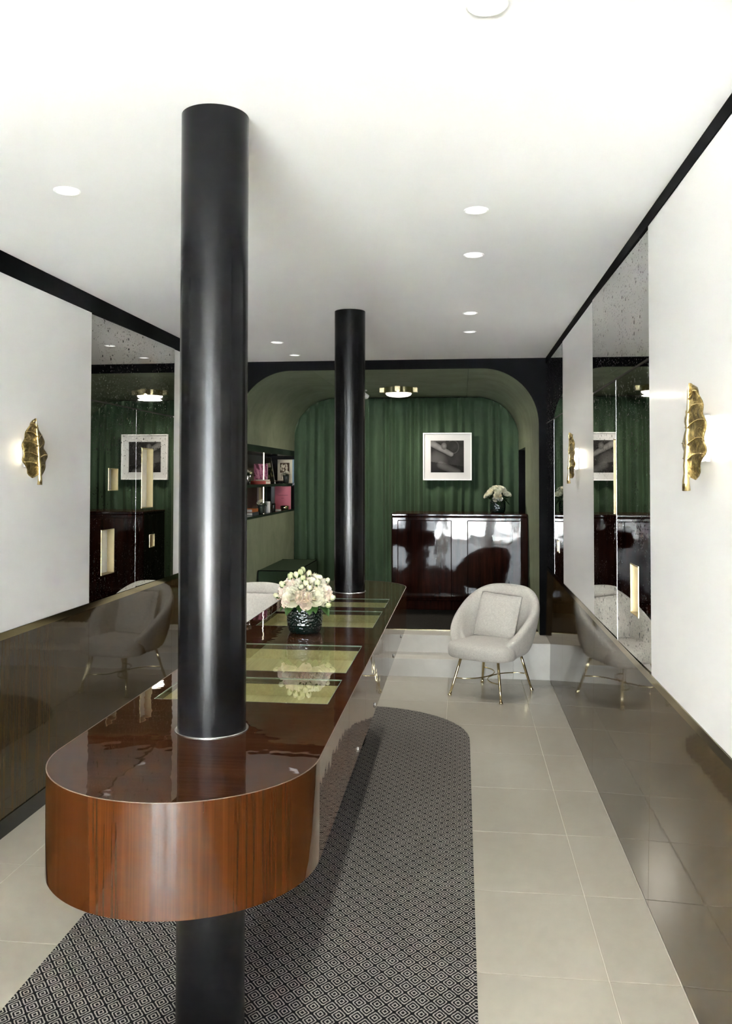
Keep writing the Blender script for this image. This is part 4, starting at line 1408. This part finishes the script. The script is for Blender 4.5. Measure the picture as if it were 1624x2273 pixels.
# upper shelf (most things face the room entrance, towards -y)
XF = AX0 - 0.06
YE = NY1 - 0.026
pb = book('art_book', 'purple patterned art book standing on the upper shelf', (0.30, 0.12, 0.20), -2.300, -2.146, 9.50, 9.525, SH + 0.0004, SH + 0.222, 'x-')
def purple_print(p, q):
    k = noise.noise((p * 7 + q * 4, q * 2.5 - p * 2, 1.7)) + 0.5 * noise.noise((p * 18, q * 18, 4))
    return (0.34 + 0.22 * k, 0.13 + 0.16 * k, 0.23 + 0.15 * k) if k > -0.25 else (0.09, 0.03, 0.05)
photo('cover_print', -2.299, -2.147, SH + 0.002, SH + 0.221, 9.4995, pb, purple_print, 40)
book('red_book', 'thick red book lying flat on the upper shelf', (0.50, 0.065, 0.04), -2.237, -2.062, 9.05, 9.29, SH + 0.0004, SH + 0.034, 'y-')
book('thin_book', 'thin cream book lying flat on the thick red book', (0.62, 0.57, 0.46), -2.178, -2.064, 9.07, 9.27, SH + 0.0345, SH + 0.049, 'y-')
db = book('dark_book', 'dark illustrated book leaning between the purple book and the portrait print', (0.02, 0.018, 0.014), -2.265, -2.165, 9.96, 9.99, SH + 0.012, SH + 0.300, 'x-')
def dark_print(p, q):
    if 0.30 < p < 0.85 and 0.62 < q < 0.78: return (0.42, 0.40, 0.26)
    k = noise.noise((p * 6, q * 6, 8))
    return (0.16, 0.16, 0.06) if k > 0.28 and q < 0.55 else (0.022 + 0.02 * k, 0.02, 0.012)
photo('cover_print', -2.264, -2.166, SH + 0.014, SH + 0.298, 9.9595, db, dark_print, 40)
db.rotation_euler = (0, math.radians(-9), 0)
pp = thing('portrait_print', 'cream ink portrait print leaning at the far end of the upper shelf', 'picture', (-2.155, YE - 0.02, SH))
def portrait(p, q):
    c = (0.66, 0.61, 0.47)
    if 0.17 < p < 0.80 and 0.45 < q < 0.86:
        k = noise.noise((p * 9, q * 9, 12)) + 0.35 * noise.noise((p * 24, q * 24, 2))
        d = math.hypot((p - 0.45) / 0.22, (q - 0.64) / 0.19)
        if d > 1.15: return (0.07, 0.045, 0.03)
        if k > 0.08: return (0.10, 0.07, 0.05)
        return (0.60, 0.54, 0.41)
    if 0.24 < p < 0.28 and 0.16 < q < 0.36: return (0.12, 0.1, 0.07)
    return c
box('board', -2.257, -2.054, YE - 0.022, YE - 0.008, SH + 0.0004, SH + 0.291, plain('cream_board', (0.62, 0.57, 0.44), 0.7), pp)
photo('print', -2.256, -2.072, SH + 0.002, SH + 0.289, YE - 0.0225, pp, portrait, 64)
box('blue_edge', -2.072, -2.0535, YE - 0.0226, YE - 0.0075, SH + 0.0006, SH + 0.2915, plain('pale_blue_edge', (0.25, 0.36, 0.46), 0.6), pp)
bx = thing('trinket_box', 'low dark lacquered box on the upper shelf in front of the portrait', 'box', (-2.155, 10.19, SH))
box('base', -2.196, -2.114, 10.15, 10.23, SH + 0.0004, SH + 0.022, M['black_gloss'], bx, 0.002)
box('lid', -2.197, -2.113, 10.149, 10.231, SH + 0.0222, SH + 0.034, plain('brown_lacquer', (0.05, 0.025, 0.012), 0.3), bx, 0.002)
fg = thing('figurine', 'tiny white figurine on the upper shelf beside the low box', 'ornament', (-2.175, 10.02, SH))
lathe('body', [(0.0, 0.0006), (0.010, 0.001), (0.008, 0.010), (0.005, 0.018), (0.007, 0.024), (0.0, 0.028)], M['white'], fg, 16, (-2.175, 10.02, SH))
lathe('head', [(0.0, 0.027), (0.006, 0.031), (0.006, 0.036), (0.0, 0.041)], M['white'], fg, 14, (-2.175, 10.02, SH))

def posy(label, x, y, z, seed, gl=None):
    r_ = random.Random(seed)
    t = thing('bud_vase', label, 'vase', (x, y, z), 0, 'small posies in the recessed bookshelf')
    lathe('tumbler', [(0.024, 0.0006), (0.030, 0.002), (0.036, 0.06), (0.039, 0.095), (0.0375, 0.0955), (0.034, 0.06), (0.028, 0.006), (0.0, 0.006)], gl or M['steel'], t, 24, (x, y, z))
    for k in range(14):
        a = r_.uniform(0, 2 * PI)
        o = raw('leaf', dleaf, None, t); L = r_.uniform(0.04, 0.065)
        o.scale = (L,) * 3; o.rotation_euler = (math.radians(r_.uniform(-15, 60)), 0, a - PI / 2); o.location = (0.02 * math.cos(a), 0.02 * math.sin(a), 0.085 + r_.uniform(0, 0.02))
    for k in range(7):
        a, e = r_.uniform(0, 2 * PI), r_.uniform(0.3, 1.3)
        d = Vector((math.cos(a) * math.cos(e), math.sin(a) * math.cos(e), math.sin(e)))
        put('flower', rose_c[k % 3][0], t, Vector((0, 0, 0.10)) + d * 0.03, d, 0.017, a)
    return t
dark_glass = plain('smoky_glass', (0.03, 0.035, 0.03), 0.08)
posy('small posy in a glass in front of the portrait print', -2.104, 10.33, SH, 3, dark_glass)
posy('small posy in a bright tumbler at the near end of the upper shelf', -2.118, 8.47, SH, 4, M['steel'])
posy('small posy in dark glass on the lower shelf beside the white candle', -2.099, 9.0, ZL, 6, dark_glass)

# lower shelf
rb = book('rose_pink_book', 'large rose pink book with dark lettering facing out on the lower shelf', (0.50, 0.105, 0.155), -2.246, -2.055, 10.36, 10.39, ZL + 0.0004, ZL + 0.275, 'x-')
def text_on(parent, body, x, y, z, size, mat):
    cu = bpy.data.curves.new('lettering', 'FONT'); cu.body = body; cu.size = size; cu.align_x = 'CENTER'; cu.align_y = 'CENTER'; cu.extrude = 0.0003
    tmp = link(bpy.data.objects.new('tmp_text', cu))
    dg = bpy.context.evaluated_depsgraph_get()
    me = bpy.data.meshes.new_from_object(tmp.evaluated_get(dg))
    bpy.data.objects.remove(tmp)
    rot = Matrix(((1, 0, 0, x), (0, 0, -1, y), (0, 1, 0, z), (0, 0, 0, 1)))
    me.transform(Matrix.Translation(-parent.location) @ rot)
    me.materials.clear(); me.materials.append(mat)
    return raw('lettering', me, None, parent)
ink = plain('dark_ink', (0.06, 0.012, 0.02), 0.6)
text_on(rb, 'YvesSaintLaurent', -2.152, 10.3595, ZL + 0.168, 0.0185, ink)
text_on(rb, 'PARIS', -2.152, 10.3595, ZL + 0.130, 0.0125, ink)
book('grey_book', 'tall pale grey book standing upright on the lower shelf', (0.50, 0.51, 0.53), -2.303, -2.267, 10.40, 10.56, ZL + 0.0004, ZL + 0.270, 'y-')
book('taupe_book', 'tall taupe book standing behind the pink one on the lower shelf', (0.34, 0.26, 0.235), -2.266, -2.221, 10.40, 10.56, ZL + 0.0004, ZL + 0.270, 'y-')
book('mauve_book', 'slim mauve book standing behind the light strip on the lower shelf', (0.20, 0.155, 0.165), -2.286, -2.268, 9.60, 9.76, ZL + 0.0004, ZL + 0.270, 'y-')
book('tan_book', 'slim tan book standing behind the light strip on the lower shelf', (0.33, 0.265, 0.165), -2.267, -2.241, 9.60, 9.76, ZL + 0.0004, ZL + 0.270, 'y-')
def jar(name, label, x, y, z, r, h, mat, cat, lidmat, lid=0.018):
    t = thing(name, label, cat, (x, y, z), 0, 'candles and jars in the recessed bookshelf')
    lathe('body', [(0.0, 0.0004), (r * 0.96, 0.0006), (r, 0.004), (r, h - 0.004), (r * 0.97, h), (0.0, h)], mat, t, 32, (x, y, z))
    lathe('lid', [(0.0, h + 0.0002), (r * 0.96, h + 0.0003), (r * 0.98, h + 0.003), (r * 0.98, h + lid), (0.0, h + lid)], lidmat, t, 32, (x, y, z))
    return t
jar('pillar_candle', 'white pillar candle on the lower shelf', -2.100, 9.30, ZL, 0.031, 0.118, M['white'], 'candle', M['white'], 0.003)
jar('black_jar', 'small black glass jar on the lower shelf beside the white candle', -2.097, 9.60, ZL, 0.021, 0.078, M['black_gloss'], 'jar', M['black'], 0.012)
bxw = thing('flat_box', 'small flat cream box on the lower shelf in front of the grey book', 'box', (-2.115, 9.93, ZL))
box('base', -2.142, -2.087, 9.90, 9.96, ZL + 0.0004, ZL + 0.008, M['white'], bxw)
box('lid', -2.143, -2.086, 9.899, 9.961, ZL + 0.0082, ZL + 0.014, plain('cream_card', (0.55, 0.50, 0.42), 0.6), bxw)
gx, gy = -2.100, 10.22
cl = thing('candle_holder', 'round gold candle holder in front of the pink book', 'candle', (gx, gy, ZL))
lathe('dish', [(0.0, 0.0005), (0.046, 0.0008), (0.048, 0.02), (0.048, 0.045), (0.045, 0.045), (0.044, 0.02), (0.0, 0.018)], M['brass'], cl, 32, (gx, gy, ZL))
lathe('wax', [(0.0, 0.0182), (0.0435, 0.0205), (0.0435, 0.038), (0.0, 0.038)], M['white'], cl, 32, (gx, gy, ZL))
book('orange_book', 'orange book lying on a white one at the near end of the lower shelf', (0.42, 0.13, 0.03), -2.25, -2.097, 8.60, 8.86, ZL + 0.030, ZL + 0.062, 'x+')
book('white_book', 'white book lying under the orange one on the lower shelf', (0.03, 0.035, 0.045), -2.24, -2.085, 8.56, 8.84, ZL + 0.0004, ZL + 0.0295, 'x+')
